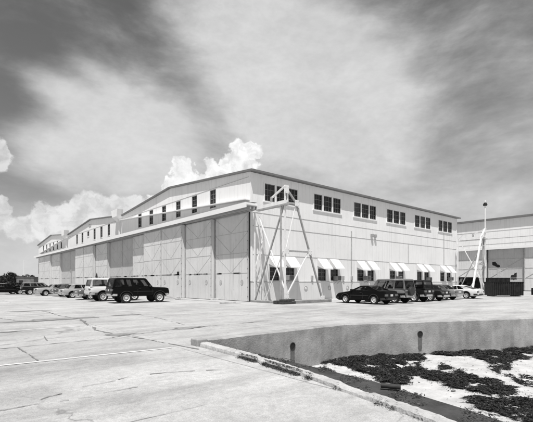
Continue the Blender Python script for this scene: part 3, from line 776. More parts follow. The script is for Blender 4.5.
# ------------------------------------------------------------------ door rail towers
def tower(loc, sgn, label, pole=False):
    o = empty('door_rail_tower', loc); tag(o, label, 'steel tower', 'door rail towers at the hangar corners')
    t = 4.22
    def one(name, a, b, w_, m): q = MB(); q.bar((a[0]*sgn, a[1], a[2]), (b[0]*sgn, b[1], b[2]), w_, w_*.9); return q.build(name, m, o)
    A, K_, Ft = (0,-t,8.86), (1.16,-t,7.73), (4.18,-t,.17)
    one('post', (0,-t,.15), (0,-t,8.86), .115, M['steel_w'])
    for (gx, gz, gw, gh) in ((.08, 8.62, .22, .3), (1.16, 7.70, .2, .24), (.1, 4.0, .2, .24), (2.62, 4.0, .2, .22), (4.1, .34, .22, .2), (.12, .62, .2, .26)):
        q = MB(); q.box(min((gx-gw)*sgn,(gx+gw)*sgn), max((gx-gw)*sgn,(gx+gw)*sgn), -t-.115, -t-.095, gz-gh, gz+gh)
        for bx_ in (-.6, .6):
            for bz_ in (-.6, .6): q.cyl(((gx+gw*bx_)*sgn, -t-.09, gz+gh*bz_), ((gx+gw*bx_)*sgn, -t-.135, gz+gh*bz_), .025, 6)
        q.build('gusset_plate', M['steel_w'], o)
    one('post', (-.10,-t+.35,.15), (-.10,-t+.35,7.4), .10, M['steel_g'])
    one('leg', K_, Ft, .20 if pole else .125, M['steel_w'] if pole else M['steel_g'])
    one('leg', A, K_, .20 if pole else .125, M['steel_w'] if pole else M['steel_g'])
    one('leg', (0,-t+.1,7.5), (0,-.62,.17), .11, M['steel_g'])
    q = MB(); q.use(M['steel_w']); q.box(-.07, .07, -t-.1, -.92, 7.52, 7.80); q.use(M['steel_g']); q.box(-.16, .16, -t-.3, -.93, 7.40, 7.517); q.build('rail_beam', None, o)
    one('strut', A, (0,-t+1.55,8.2), .13, M['steel_w']); one('strut', (0,-t+1.55,7.9), (0,-t+1.55,8.28), .16, M['steel_g'])
    one('crossbar', (.13,-t,7.62), (1.1,-t,7.66), .15, M['steel_g'])
    one('crossbar', (.13,-t,4.0), (2.62,-t,4.02), .13, M['steel_g'])
    one('brace', (1.1,-t,7.5), (.10,-t,4.08), .07, M['steel_w'])
    one('brace', (2.5,-t,3.93), (.14,-t,.6), .085, M['steel_w'])
    one('brace', (0,-1.1,6.93), (0,-t+.1,1.2), .085, M['steel_w'])
    one('brace', (0,-t+.2,4.0), (0,-1.9,.2), .06, M['steel_w'])
    if pole:
        one('post', (0,-.6,.1), (0,-.6,7.9), .12, M['steel_w']); one('strut', (0,-.7,7.8), (0,-1.3,8.3), .13, M['steel_w']); one('crossbar', (0,-.6,6.6), (0,-t,6.6), .07, M['steel_w'])
        one('post', (-.35,-t+.2,.1), (-.12,-t+.2,7.8), .2, M['steel_g'])
        q = MB(); q.cyl((0,-t,8.86), (0,-t,12.75), .075, 8); q.build('pole', M['steel_w'], o)
        q = MB(); q.lathe([(.001,.35), (.16,.3), (.28,.05), (.24,-.1), (.001,-.14)], 14, 'z', (.05,-t,12.1)); q.build('lamp_head', M['black'], o, smooth=40)
    return o
tower((0,0,0), 1, 'tripod steel tower carrying the door rail at the near hangar corner')
tower((LX-.95,0,0), -1, 'distant tripod steel tower topped by a lamp pole at the far hangar corner', True)
# footing of the near tower
ft = empty('rail_footing', (0, -2.5, 0)); tag(ft, 'low concrete footing with a dark timber buffer under the near steel tower', 'footing')
q = MB(); q.box(-.35, .35, -1.62, 2.05, -.05, .17); q.box(.352, 4.9, -2.1, -1.25, -.05, .24); q.build('footing_beam', M['foot'], ft, bevel=.02)
q = MB(); q.box(-.62, .72, -2.15, -1.64, 0, .19); q.box(-.55, .66, -2.1, -1.68, .192, .36); q.box(-.72, -.38, -1.6, -1.2, 0, .26); q.build('timber_buffer', M['wood'], ft, bevel=.02)
for i, (px, py, ln, an, lab) in enumerate(((169, 298.9, 1.5, .1, 'white concrete wheel stop just ahead of the black off-roader'), (186, 297.9, 1.6, .3, 'long white concrete wheel stop left of the second door seam'),
         (217, 299.8, 1.2, -.4, 'short tilted wheel stop at the foot of the second door'), (228, 303.4, 1.4, .2, 'white wheel stop below the end door nearest the corner'), (178, 299.6, .8, .9, 'small broken wheel stop between two longer ones'))):
    q = MB(); prof = [(-.15,0),(.15,0),(.11,.13),(-.11,.13)]
    vs = [(-ln/2,a,b) for a,b in prof]+[(ln/2,a,b) for a,b in prof]
    q.poly(vs, [(0,1,2,3),(4,5,6,7),(0,1,5,4),(1,2,6,5),(2,3,7,6),(3,0,4,7)])
    o = q.build('wheel_stop', M['concw'], bevel=.02); pt = at(px, py); o.location = (pt.x, pt.y, 0.005); o.rotation_euler.z = an + rad(-10)
    tag(o, lab, 'wheel stop', 'concrete wheel stops before the doors')

# ------------------------------------------------------------------ second hangar, beyond
HX = 62.0
h2 = empty('hangar', (HX, 0, 0)); tag(h2, 'second white hangar in the distance with one grey door standing right of the tower', 'hangar')
w = MB(); w.use(M['gable'])
w.face([(0,-24,8.3),(0,40,8.3),(0,40,13.5),(0,-24,13.5)]); w.face([(0,-24,0),(45,-24,0),(45,-24,13.5),(0,-24,13.5)]); w.face([(0,40,0),(45,40,0),(45,40,13.5),(0,40,13.5)]); w.face([(45,-24,0),(45,40,0),(45,40,13.5),(45,-24,13.5)])
w.use(M['black']); w.face([(.6,-24,0),(.6,40,0),(.6,40,8.3),(.6,-24,8.3)])
w.build('wall', None, h2)
q = MB(); q.box(-.5, 45.5, -24.5, 40.5, 13.502, 13.85); q.build('roof', M['roofedge'], h2)
q = MB(); q.use(M['fascia']); q.box(-.78, -.70, -24, 40, 7.85, 8.28); q.use(M['soffit']); q.box(-.698, .55, -24, 40, 8.0, 8.26); q.build('canopy', None, h2)
q = MB()
for z, n_ in ((10.0, .02), (11.4, .025)): q.box(-n_, -.001, -24, 40, z-.03, z+.03)
q.box(-.02, -.001, -24, 40, 8.9, 8.97)
q.build('siding_seam', M['seam'], h2)
for i, (ya, yb, x_) in enumerate(((-24, -18, -.2), (-17.9, -13.2, -.2), (-13.1, -7.4, .2), (-7.3, -1.45, -.2), (-1.3, 4.8, .25), (4.9, 11, -.2), (11.1, 17, -.2), (17.1, 23, .2), (23.1, 30, -.2), (30.1, 40, .2))):
    d = MB(); d.use(M['doorb'] if i in (4,) else M['door']); d.box(x_, x_+.2, ya, yb, .1, 8.0); d.use(M['rib'])
    for z in (2.4, 4.2, 6.0): d.box(x_-.04, x_-.001, ya, yb, z-.04, z+.04)
    for yy in (ya+.08, yb-.08): d.box(x_-.035, x_-.001, yy-.08, yy+.08, .1, 8.0)
    ym = (ya+yb)/2; d.bar((x_-.02, ya+.2, 6), (x_-.02, yb-.2, 2.4), .05, .08, (1,0,0))
    if i == 4:
        d.box(x_-.05, x_-.001, 2.55, 3.2, 1.0, 4.1)
    do = d.build('door_panel', None, h2)
    if i == 4:
        d = MB(); xx = x_-.03
        def torn(pts):
            out = []
            for (a, b), (c, d) in zip(pts, pts[1:]+pts[:1]):
                for k in range(4): out.append((a+(c-a)*k/4+(R_.random()-.5)*.14, b+(d-b)*k/4+(R_.random()-.5)*.14))
            return out
        for pts in ([(4.1,5.45),(3.6,5.5),(3.2,5.0),(2.75,4.9),(2.7,4.45),(3.3,4.5),(3.7,4.75),(4.1,5.0)], [(.95,2.1),(-.05,2.1),(-.05,3.35),(.2,3.3),(.35,3.05),(.8,2.9)]):
            pts = torn(pts); d = MB(); d.poly([(xx,a,b) for a,b in pts]+[(xx+.02,a,b) for a,b in pts], [tuple(range(len(pts))), tuple(range(len(pts),2*len(pts)))] + [(k,(k+1)%len(pts),len(pts)+(k+1)%len(pts),len(pts)+k) for k in range(len(pts))])
            d.build('broken_panel', M['black'], do)
q = MB(); q.box(.0, .35, -1.42, -1.32, 0, 8); q.build('door_jamb', M['rust'], h2)

# ------------------------------------------------------------------ vehicles
def interp(tab, x):
    if x <= tab[0][0]: return tab[0][1]
    for (a, b), (c, d) in zip(tab[:-1], tab[1:]):
        if x <= c: return b + (d-b)*(x-a)/(c-a)
    return tab[-1][1]
WHEELS = {}
def vehicle(name, label, cat, loc, heading, S, group):
    o = empty(name, (loc[0], loc[1], 0), rad(heading)); tag(o, label, cat, group)
    L, W = S['L'], S['W']; hw = W/2; top, bot = S['top'], S['bot']; wr, wx = S['r'], S['wx']
    zb_split = S.get('split', -1); pm, pl = S['paint'], S.get('low', S['paint'])
    xs = sorted({*[p[0] for p in top], *[p[0] for p in bot], *[-L/2+L*k/26 for k in range(27)]})
    b = MB(); secs = []
    for x in xs:
        e = abs(x)/(L/2); w_ = hw*(1-.03*e**2-.09*e**9); zt = interp(top, x); z0 = interp(bot, x); hgt = zt-z0
        zs = z0+hgt*.55
        half = [(0,z0),(w_*.80,z0),(w_*.955,z0+hgt*.08),(w_*.99,z0+hgt*.3),(w_,zs),(w_*.985,z0+hgt*.80),(w_*.945,zt-.035),(w_*.86,zt),(w_*.4,zt+.022),(0,zt+.028)]
        secs.append([(x, y, z) for y, z in half] + [(x, -y, z) for y, z in half[-2:0:-1]])
    n = len(secs[0])
    for a, c in zip(secs[:-1], secs[1:]):
        for i in range(n):
            j = (i+1) % n; zc = (a[i][2]+a[j][2]+c[i][2]+c[j][2])/4
            b.use(pl if zc < zb_split else pm); b.face([a[i], a[j], c[j], c[i]])
    b.use(pm); b.face(secs[0]); b.face(secs[-1])
    b.use(M['plast'])
    bo = b.build('body', None, o, smooth=38)
    # wheel arches
    cut = MB()
    for x in wx:
        for sg in (-1, 1): cut.cyl((x, sg*(hw-.30), wr+.015), (x, sg*(hw+.2), wr+.015), wr+S.get('gap', .055), 22)
    co = cut.build('wheel_arch_cutter', M['plast'], o, weld=False)
    md = bo.modifiers.new('c', 'BOOLEAN'); md.object = co; md.operation = 'DIFFERENCE'; md.solver = 'EXACT'
    bpy.context.view_layer.update(); dg = bpy.context.evaluated_depsgraph_get(); dg.update()
    def uncut(me_):                                   # does the panel still cover a wheel?
        bv = BVHTree.FromPolygons([v.co[:] for v in me_.vertices], [p_.vertices[:] for p_ in me_.polygons])
        for x in wx:
            for sg in (-1, 1):
                for zz in (wr+.25, wr+.16):
                    hit = bv.ray_cast(Vector((x+.05, sg*(hw+1), zz)), Vector((0, -sg, 0)))[0]
                    if hit and abs(hit.y) > hw-.2: return True
        return False
    nm = bpy.data.meshes.new_from_object(bo.evaluated_get(dg))
    for k_try in range(6):
        if not uncut(nm): break
        co.location = (.004*(k_try+1), .003*(k_try+1), .003*(k_try+1)); md.solver = 'FAST' if k_try % 2 else 'EXACT'
        dg = bpy.context.evaluated_depsgraph_get(); dg.update(); nm = bpy.data.meshes.new_from_object(bo.evaluated_get(dg))
    if uncut(nm): print('uncut arch', label)
    bo.modifiers.clear(); bo.data = nm
    nm.polygons.foreach_set('use_smooth', [True]*len(nm.polygons)); nm.set_sharp_from_angle(angle=rad(38))
    cm = co.data; bpy.data.objects.remove(co); bpy.data.meshes.remove(cm)
    # cabin
    if 'cab' in S:
        r0, f0, r1, f1, zb, zr = S['cab']; wb, wt = hw*.90, hw*S.get('roofw', .76)
        def side_pt(u, v, sg):
            xa = r0+(r1-r0)*v; xb = f0+(f1-f0)*v
            return Vector((xa+(xb-xa)*u, sg*(wb+(wt-wb)*v+.010), zb+(zr-zb)*v))
        c = MB(); c.use(S.get('roof', pm)); VS = [-.03, .09, .87, .95]
        us = sorted({0., 1., *[u for wn in S['win'] for u in wn]})
        for sg in (-1, 1):
            for ua, ub in zip(us[:-1], us[1:]):
                for va, vb in zip(VS[:-1], VS[1:]):
                    if va == .09 and any(x0 <= (ua+ub)/2 <= x1 for x0, x1 in S['win']): continue
                    c.face([side_pt(ua,va,sg), side_pt(ub,va,sg), side_pt(ub,vb,sg), side_pt(ua,vb,sg)])
        for u_ in (0., 1.):
            for ya, yb in ((-1,-.88), (-.88,.88), (.88,1)):
                for va, vb in zip(VS[:-1], VS[1:]):
                    if va == .09 and yb == .88: continue
                    def ep(y, v): q_ = side_pt(u_, v, 1); return (q_.x, q_.y*y, q_.z)
                    c.face([ep(ya,va), ep(yb,va), ep(yb,vb), ep(ya,vb)])
        def ring(v, ins, dz):
            A_1, B_1 = side_pt(0, v, 1), side_pt(1, v, 1); out = []
            xm = [A_1.x+ins, A_1.x+ins+(B_1.x-A_1.x-2*ins)*.5, B_1.x-ins]
            ym = A_1.y-ins*.8
            return [(xm[0],ym,A_1.z+dz),(xm[1],ym,A_1.z+dz),(xm[2],ym,A_1.z+dz),(xm[2],0,A_1.z+dz),(xm[2],-ym,A_1.z+dz),(xm[1],-ym,A_1.z+dz),(xm[0],-ym,A_1.z+dz),(xm[0],0,A_1.z+dz)]
        rg = [ring(.95,0,0), ring(.985,.02,.008), ring(1.0,.07,.022), ring(1.0,.20,.04)]
        for a, d in zip(rg[:-1], rg[1:]):
            for i in range(8): c.face([a[i], a[(i+1)%8], d[(i+1)%8], d[i]])
        c.face(rg[-1])
        cbn = c.build('cabin', None, o, smooth=32); sm = cbn.modifiers.new('s', 'SOLIDIFY'); sm.thickness = .035; sm.offset = -1
        q = MB(); q.use(M['seat']); fx = f0-.95; ins = wb*.80
        q.box(r0+.12, f0-.1, -ins, ins, zb+.02, zb+.04)
        for sg in (-1, 1): q.box(fx-.12, fx+.02, sg*.42-.24, sg*.42+.24, zb+.041, zb+.22); q.box(fx-.11, fx-.01, sg*.42-.12, sg*.42+.12, zb+.221, zb+.36)
        if f0-r0 > 2.2: q.box(fx-1.05, fx-.92, -ins+.05, ins-.05, zb+.041, zb+.20)
        q.box(f0-.38, f0-.22, -ins, ins, zb+.041, zb+.07)
        q.build('seats', None, o)
        def pane(nm_, pts, off, m):
            q = MB(); off = Vector(off); P = [Vector(p) for p in pts]; n_ = len(P)
            q.poly([p+off for p in P]+[p-off*.4 for p in P], [tuple(range(n_)), tuple(range(n_, 2*n_))]+[(i,(i+1)%n_,n_+(i+1)%n_,n_+i) for i in range(n_)])
            return q.build(nm_, m, o)
        for (u0, u1) in S['win']:
            for sg in (-1, 1):
                pane('side_window', [side_pt(u0-.006,.08,sg), side_pt(u1+.006,.08,sg), side_pt(u1+.006,.88,sg), side_pt(u0-.006,.88,sg)], (0, sg*.004, 0), S.get('glass', M['glass']))
        def end_pt(y, v, front):
            q_ = side_pt(1. if front else 0., v, 1); return (q_.x+(.006 if front else -.006), q_.y*y, q_.z)
        pane('windscreen', [end_pt(-.9,.08,1), end_pt(.9,.08,1), end_pt(.9,.88,1), end_pt(-.9,.88,1)], (.006,0,.004), M['glass'])
        pane('rear_window', [end_pt(-.9,.08,0), end_pt(.9,.08,0), end_pt(.9,.88,0), end_pt(-.9,.88,0)], (-.006,0,.004), M['glass'])
        for sg in (-1, 1):
            q = MB(); q.box(f0-.32, f0-.2, min(sg*wb, sg*(wb+.2)), max(sg*wb, sg*(wb+.2)), zb+.03, zb+.16); q.build('mirror', S.get('mir', M['plast']), o, bevel=.02)
    # wheels
    key = (wr, S.get('rimm', 'rim'))
    if key not in WHEELS:
        q = MB(); q.lathe([(wr*.62,-.10),(wr*.92,-.11),(wr,-.075),(wr,.075),(wr*.92,.11),(wr*.62,.10)], 26)
        k_ = MB(); k_.use(M[key[1]]); k_.lathe([(.001,-.075),(wr*.16,-.08),(wr*.2,-.05),(wr*.48,-.045),(wr*.55,-.09),(wr*.64,-.10)], 26); k_.use(M['plast']); k_.lathe([(wr*.63,.06),(wr*.001,.06)], 26)
        k_.use(M['plast'])
        for a_ in range(8):
            t = a_*math.pi/4; cx, cz = wr*.36*math.cos(t), wr*.36*math.sin(t); k_.cyl((cx,-.06,cz), (cx,-.02,cz), wr*.075, 6)
        tyre = q.build('wheel', M['tyre'], None, smooth=40); rim = k_.build('rim', None, None, smooth=35)
        WHEELS[key] = (tyre.data, rim.data); bpy.data.objects.remove(tyre); bpy.data.objects.remove(rim)
    td, rd = WHEELS[key]
    for x in wx:
        for sg in (-1, 1):
            wo = bpy.data.objects.new('wheel', td); C.objects.link(wo); wo.parent = o; wo.location = (x, sg*(hw-.125), wr); wo.rotation_euler.z = 0 if sg < 0 else math.pi
            ro = bpy.data.objects.new('rim', rd); C.objects.link(ro); ro.parent = wo
    # bumpers, lamps, plates
    bz = S.get('bz', .48); bm_ = S.get('bump', M['chrome'])
    for nm_, sx in (('front_bumper', 1), ('rear_bumper', -1)):
        q = MB(); pts = []
        for k in range(9):
            y = -hw*.96+hw*1.92*k/8; pts.append((sx*(L/2+.03-.14*abs(y/hw)**3), y))
        pts = [(sx*(L/2-.26), -hw*.985)] + pts + [(sx*(L/2-.26), hw*.985)]
        for a, c in zip(pts[:-1], pts[1:]):
            q.poly([(a[0],a[1],bz-.08),(c[0],c[1],bz-.08),(c[0]-sx*.12,c[1],bz-.08),(a[0]-sx*.12,a[1],bz-.08),(a[0],a[1],bz+.08),(c[0],c[1],bz+.08),(c[0]-sx*.12,c[1],bz+.08),(a[0]-sx*.12,a[1],bz+.08)],
                   [(0,1,5,4),(4,5,6,7),(0,3,2,1),(2,3,7,6)])
        q.build(nm_, bm_, o, smooth=45)
    lz = S.get('lz', .66)
    for sg in (-1, 1):
        q = MB(); q.box(L/2-.16, L/2+.005, min(sg*hw*.55, sg*hw*.86), max(sg*hw*.55, sg*hw*.86), lz-.07, lz+.07); q.build('headlight', M['lamp'], o, bevel=.015)
        q = MB(); q.box(-L/2-.004, -L/2+.14, min(sg*hw*.5, sg*hw*.9), max(sg*hw*.5, sg*hw*.9), lz-.02, lz+.14); q.build('taillight', M['tail'], o, bevel=.015)
    q = MB(); q.box(L/2-.1, L/2+.002, -hw*.5, hw*.5, lz-.08, lz+.07); q.build('grille', M['plast'], o)
    q = MB(); q.box(-L/2-.012, -L/2+.05, -.16, .16, lz-.02, lz+.13); q.build('number_plate', M['plate'], o)
    if S.get('spare'):
        q = MB(); q.lathe([(.001,-.1),(wr*.9,-.1),(wr,-.06),(wr,.08),(wr*.9,.12),(.001,.12)], 22); q.v = [(-L/2-.14+v[1], v[0]+.15, .95+v[2]) for v in q.v]; q.build('spare_wheel', M['plast'], o, smooth=40)
    for sg in (-1, 1):                                    # door seam and handle, side strip
        for dx in S.get('seams', (.75, -.35)):
            z0, z1 = interp(bot, dx)+.1, interp(top, dx)-.05; q = MB()
            q.box(dx-.006, dx+.006, min(sg*hw*.99, sg*(hw+.003)), max(sg*hw*.99, sg*(hw+.003)), z0+.05, z1-.1); q.build('door_seam', M['plast'], o)
        zz = interp(top, -.2)-.16; dx = S.get('seams', (.75, -.35))[1]; q = MB()
        q.box(dx+.08, dx+.24, min(sg*hw*.985, sg*(hw+.018)), max(sg*hw*.985, sg*(hw+.018)), zz, zz+.03); q.build('door_handle', M['plast'], o)
        zm = interp(bot, 0)+(interp(top, 0)-interp(bot, 0))*.53; ym_ = sg*hw
        q = MB(); q.box(wx[0]+wr+.12, wx[1]-wr-.12, min(ym_, ym_+sg*.012), max(ym_, ym_+sg*.012), zm-.022, zm+.022); q.build('side_moulding', S.get('mould', M['plast']), o)
        for x in wx:
            q = MB(); r0_, r1_ = wr+S.get('gap', .055)-.004, wr+S.get('gap', .055)+.035; zc_ = wr+.015
            for k in range(14):
                t0, t1 = math.pi*(.04+.92*k/14), math.pi*(.04+.92*(k+1)/14); P4 = []
                for (rr_, tt) in ((r0_,t0),(r0_,t1),(r1_,t1),(r1_,t0)): P4.append((x+rr_*math.cos(tt), zc_+rr_*math.sin(tt)))
                ya_, yb_ = sg*hw*.965, sg*(hw+.012)
                vs_ = [(p_[0], ya_, p_[1]) for p_ in P4]+[(p_[0], yb_, p_[1]) for p_ in P4]
                q.poly(vs_, [(4,5,6,7),(0,1,5,4),(2,3,7,6)])
            q.build('arch_lip', S.get('lip', M['plast']), o, smooth=40)
    return o
def suv(p, **k):
    d = dict(L=4.6, W=1.98, top=[(-2.3,.95),(-2.28,1.18),(-2.2,1.26),(.9,1.26),(1.0,1.24),(2.12,1.19),(2.25,1.15),(2.3,.92)], bot=[(-2.3,.66),(-2.1,.54),(2.1,.52),(2.3,.62)],
             r=.41, wx=(-1.22, 1.45), cab=(-2.24, .90, -2.06, .36, 1.24, 1.93), win=[(.05,.47),(.55,.90)], paint=p, bz=.66, lz=.96, roofw=.82, seams=(.80, -.35), gap=.09)
    d.update(k); return d
def sedan(p, **k):
    d = dict(L=4.85, W=1.80, top=[(-2.42,.62),(-2.38,.86),(-2.2,.92),(-1.2,.96),(.8,.95),(1.05,.93),(2.2,.82),(2.36,.74),(2.42,.58)], bot=[(-2.42,.42),(-2.2,.30),(2.2,.24),(2.42,.38)],
             r=.33, wx=(-1.38, 1.42), cab=(-1.62, 1.0, -1.0, .28, .94, 1.39), win=[(.20,.49),(.53,.82)], paint=p, bz=.45, lz=.68)
    d.update(k); return d
def coupe(p, **k):
    d = dict(L=4.75, W=1.82, top=[(-2.37,.62),(-2.34,.88),(-2.15,.92),(-1.2,.93),(.8,.91),(1.05,.88),(2.1,.74),(2.3,.66),(2.37,.52)], bot=[(-2.37,.42),(-2.15,.26),(2.15,.2),(2.37,.34)],
             r=.33, wx=(-1.30, 1.32), cab=(-1.95, .98, -.72, .02, .90, 1.27), win=[(.34,.50),(.54,.84)], paint=p, bz=.42, lz=.62, bump=M['plast'])
    d.update(k); return d
def wagon4(p, **k):
    d = dict(L=4.35, W=1.70, top=[(-2.17,.8),(-2.15,1.02),(-2.1,1.08),(.75,1.08),(.95,1.04),(1.95,.98),(2.1,.92),(2.17,.75)], bot=[(-2.17,.52),(-2.0,.42),(2.0,.40),(2.17,.5)],
             r=.36, wx=(-1.25, 1.25), cab=(-2.14, .92, -1.98, .35, 1.07, 1.78), win=[(.04,.30),(.34,.58),(.62,.88)], paint=p, bz=.55, lz=.82, roofw=.82, seams=(.7, -.25), gap=.07)
    d.update(k); return d
GL, GR = 'cars parked nose-in to the hangar doors', 'cars parked nose-in to the awning wall'
vehicle('off_roader', 'black two-door off-roader nearest on the apron, its nose to the tall doors', 'off-roader', (-7.5, 5.2), -3, suv(P_black, roof=P_black, glass=see_through('tinted_shell_glass', .75)), GL)
vehicle('off_roader', 'white two-door off-roader with dark lower flanks, partly behind the black one', 'off-roader', (-7.9, 9.5), -2, suv(P_white, split=.78, low=P_mid, rimm='rim'), GL)
vehicle('saloon_car', 'grey car whose pale rear shows just left of the white off-roader', 'car', (-7.6, 13.6), 0, sedan(P_mid, roof=P_light), GL)
vehicle('saloon_car', 'pale silver saloon with dark windows, second car left of the white off-roader', 'car', (-7.9, 18.6), 0, sedan(P_light, cab=(-1.75,.9,-1.35,.2,.94,1.42)), GL)
vehicle('pickup_truck', 'dark hatchback seen between the pale silver saloon and a light saloon', 'car', (-7.6, 23.2), 0, sedan(P_mid, cab=(-1.9,.9,-1.5,.2,.94,1.42)), GL).name = 'hatchback_car'
vehicle('saloon_car', 'light saloon just right of the dark estate car in the far row', 'car', (-8.6, 27.6), 0, sedan(P_light, cab=(-1.0,1.0,-.5,.3,.94,1.40)), GL)
vehicle('estate_car', 'dark estate car with a grey roof far down the row', 'car', (-9.4, 33.4), 0, wagon4(P_dark, roof=P_grey, cab=(-2.14,.92,-1.9,.3,1.07,1.55)), GL)
vehicle('estate_car', 'black estate car near the left edge of the photo', 'car', (-10.6, 38.5), 0, wagon4(P_black, cab=(-2.14,.92,-1.9,.3,1.07,1.52)), GL)
vehicle('saloon_car', 'white roofed saloon at the very end of the far row', 'car', (-12.0, 43.5), 0, sedan(P_mid, roof=P_white), GL)
vehicle('saloon_car', 'dark saloon cut off by the left edge of the photo', 'car', (-12.8, 36.2), 0, sedan(P_black), GL)
vehicle('coupe_car', 'low black coupe nearest on the side wall, its nose to the wall', 'car', (5.35, -7.6), 91, coupe(P_black, L=4.5, top=[(-2.25,.66),(-2.22,.96),(-2.05,1.0),(-1.2,1.0),(.8,.97),(1.05,.94),(2.0,.80),(2.18,.70),(2.25,.54)], bot=[(-2.25,.42),(-2.05,.28),(2.05,.22),(2.25,.36)], wx=(-1.3,1.27), cab=(-1.75,.92,-.72,-.02,.96,1.35), win=[(.36,.52),(.55,.85)], rimm='rim'), GR)
vehicle('off_roader', 'grey four-door off-roader with a spare wheel on its tail', 'off-roader', (7.9, -7.75), 90, wagon4(P_grey2, split=.74, low=P_dark, spare=True, W=1.70, cab=(-2.14,.92,-1.98,.35,1.07,1.86), roof=P_grey2), GR)
vehicle('off_roader', 'dark off-roader parked right behind the grey one with the spare wheel', 'off-roader', (10.9, -7.7), 90, wagon4(P_dark, roof=P_dark), GR)
vehicle('saloon_car', 'dark saloon in the middle of the right row, under the fifth awnings', 'car', (13.6, -7.6), 90, sedan(P_dark), GR)
vehicle('saloon_car', 'grey saloon between the dark saloon and the white fastback', 'car', (16.6, -7.4), 90, sedan(P_grey, roof=P_mid), GR)
vehicle('fastback_car', 'white fastback with dark glass in front of the far steel tower', 'car', (20.9, -7.6), 90, coupe(P_white, W=1.78, cab=(-2.0,.95,-.7,.1,.9,1.30), win=[(.30,.52),(.55,.85)]), GR)
vehicle('delivery_van', 'dark van standing beyond the far steel tower beside the second hangar', 'van', (42.6, 1.2), 138, suv(P_black, L=4.7, top=[(-2.35,.9),(-2.33,1.25),(-2.2,1.3),(1.5,1.3),(1.7,1.2),(2.2,1.0),(2.35,.8)], bot=[(-2.35,.5),(2.35,.5)], cab=(-2.28,1.5,-2.05,.9,1.29,2.35), win=[(.55,.68),(.72,.9)]), None)

# skips
def skip(loc, rz, L, W, H, label):
    o = empty('rubbish_skip', loc, rz); tag(o, label, 'skip', 'rubbish skips beside the far tower')
    q = MB(); n_ = 16
    q.poly([(-L/2,-W/2,.12),(L/2,-W/2,.12),(L/2,W/2,.12),(-L/2,W/2,.12),(-L/2,-W/2,H),(L/2,-W/2,H),(L/2,W/2,H),(-L/2,W/2,H)], [(0,3,2,1),(0,1,5,4),(1,2,6,5),(2,3,7,6),(3,0,4,7)])
    q.face([(-L/2,-W/2,H*.8),(L/2,-W/2,H*.8),(L/2,W/2,H*.8),(-L/2,W/2,H*.8)])
    q.use(M['skip']); q.mi = [0]*len(q.f); q.use(M['skip'])
    for k in range(n_+1):
        x = -L/2+.06+(L-.12)*k/n_
        for sg in (-1, 1): q.box(x-.035, x+.035, min(sg*W/2, sg*(W/2+.06)), max(sg*W/2, sg*(W/2+.06)), .14, H-.02)
    q.build('bin_body', None, o)
    q = MB(); q.bar((-L/2-.05,-W/2,H), (L/2+.05,-W/2,H), .10); q.bar((-L/2-.05,W/2,H), (L/2+.05,W/2,H), .10); q.bar((-L/2,-W/2,H), (-L/2,W/2,H), .10); q.bar((L/2,-W/2,H), (L/2,W/2,H), .10); q.build('rim_rail', P_dark, o)
    for x in (-L/2+.4, L/2-.4):
        q = MB(); q.box(x-.1, x+.1, -W/2+.05, W/2-.05, 0, .119); q.build('skid', M['rust'], o)
    return o
ang = math.atan2(-.645, .764)
p = at_d(503.5, 45.5); skip((p.x, p.y, 0), ang, 3.5, 1.7, 1.62, 'long black ribbed skip in front of the second hangar door')
p = at_d(496, 56); skip((p.x, p.y, 0), ang, 3.0, 1.6, 2.2, 'taller dark skip half hidden behind the long ribbed one')
# barrel at the right edge
p = at_d(534, 50); o = empty('oil_drum', (p.x, p.y, 0)); tag(o, 'dark oil drum at the right edge of the photo', 'drum')
q = MB(); q.lathe([(.001,0),(.29,0),(.30,.3),(.31,.32),(.30,.34),(.30,.58),(.31,.6),(.30,.62),(.29,.88),(.27,.88),(.27,.86),(.001,.86)], 20, 'z'); q.build('drum_body', P_dark, o, smooth=40)

# ------------------------------------------------------------------ far left: trees, low building, masts
def tree(name, loc, h, r, label, seed, n=2600):
    o = empty(name, loc); tag(o, label, 'tree', 'trees beyond the apron')
    rr = random.Random(seed); q = MB(); q.cyl((0,0,-.1), (.1,.05,h*.55), .16, 8, .07)
    for k in range(5):
        a = rr.random()*6.28; q.cyl((.05,.02,h*(.25+.05*k)), (math.cos(a)*r*.6, math.sin(a)*r*.6, h*(.5+.08*k)), .07, 6, .02)
    q.build('trunk', M['bark'], o)
    cl = [(rr.gauss(0,r*.42), rr.gauss(0,r*.42), h*(.35+.5*rr.random()), r*(.25+.25*rr.random())) for k in range(12)]
    q = MB()
    for k in range(n):
        c = rr.choice(cl); d = Vector((rr.gauss(0,1), rr.gauss(0,1), rr.gauss(0,1))).normalized()*c[3]*(.6+.4*rr.random())
        p = Vector(c[:3])+d; p.z = max(.15, p.z)
        a = Vector((rr.gauss(0,1), rr.gauss(0,1), rr.gauss(0,1))).normalized()*.20; b = a.cross(Vector((rr.random(), rr.random(), rr.random()))).normalized()*.11
        q.face([p-a, p+b, p+a, p-b])
    q.build('crown', M['leaf'], o, weld=False)
for i, (px, d, h, r, lab) in enumerate(((2.5, 118, 3.6, 2.3, 'dark bushy tree at the left edge behind the parked cars'), (12, 122, 4.6, 2.6, 'taller dark tree left of the low grey building'), (19.5, 126, 4.4, 2.4, 'dark tree right behind the low grey building'),
                                      (-9, 115, 4.0, 2.6, 'dark tree outside the left edge of the photo'), (28, 150, 4.6, 2.4, 'far dark tree showing over the roof of the low grey building'))):
    p = at_d(px, d); tree('tree', (p.x, p.y, 0), h, r, lab, 40+i)
p = at_d(31, 104); o = empty('low_building', (p.x, p.y, 0), ang); tag(o, 'low grey flat-roofed building just left of the long hangar', 'building')
q = MB(); q.box(-2.9, 1.6, -1.5, 4, 0, 2.85); q.build('wall', mat('grey_block_wall', .16, .8, .2, 1, streak=.2), o)
q = MB(); q.box(-3.05, 1.75, -1.65, 4.15, 2.852, 3.0); q.build('roof', M['roofedge'], o)
q = MB(); q.box(-2.2, -1.2, -1.54, -1.502, 1.1, 2.1); q.build('window', M['pane'], o)
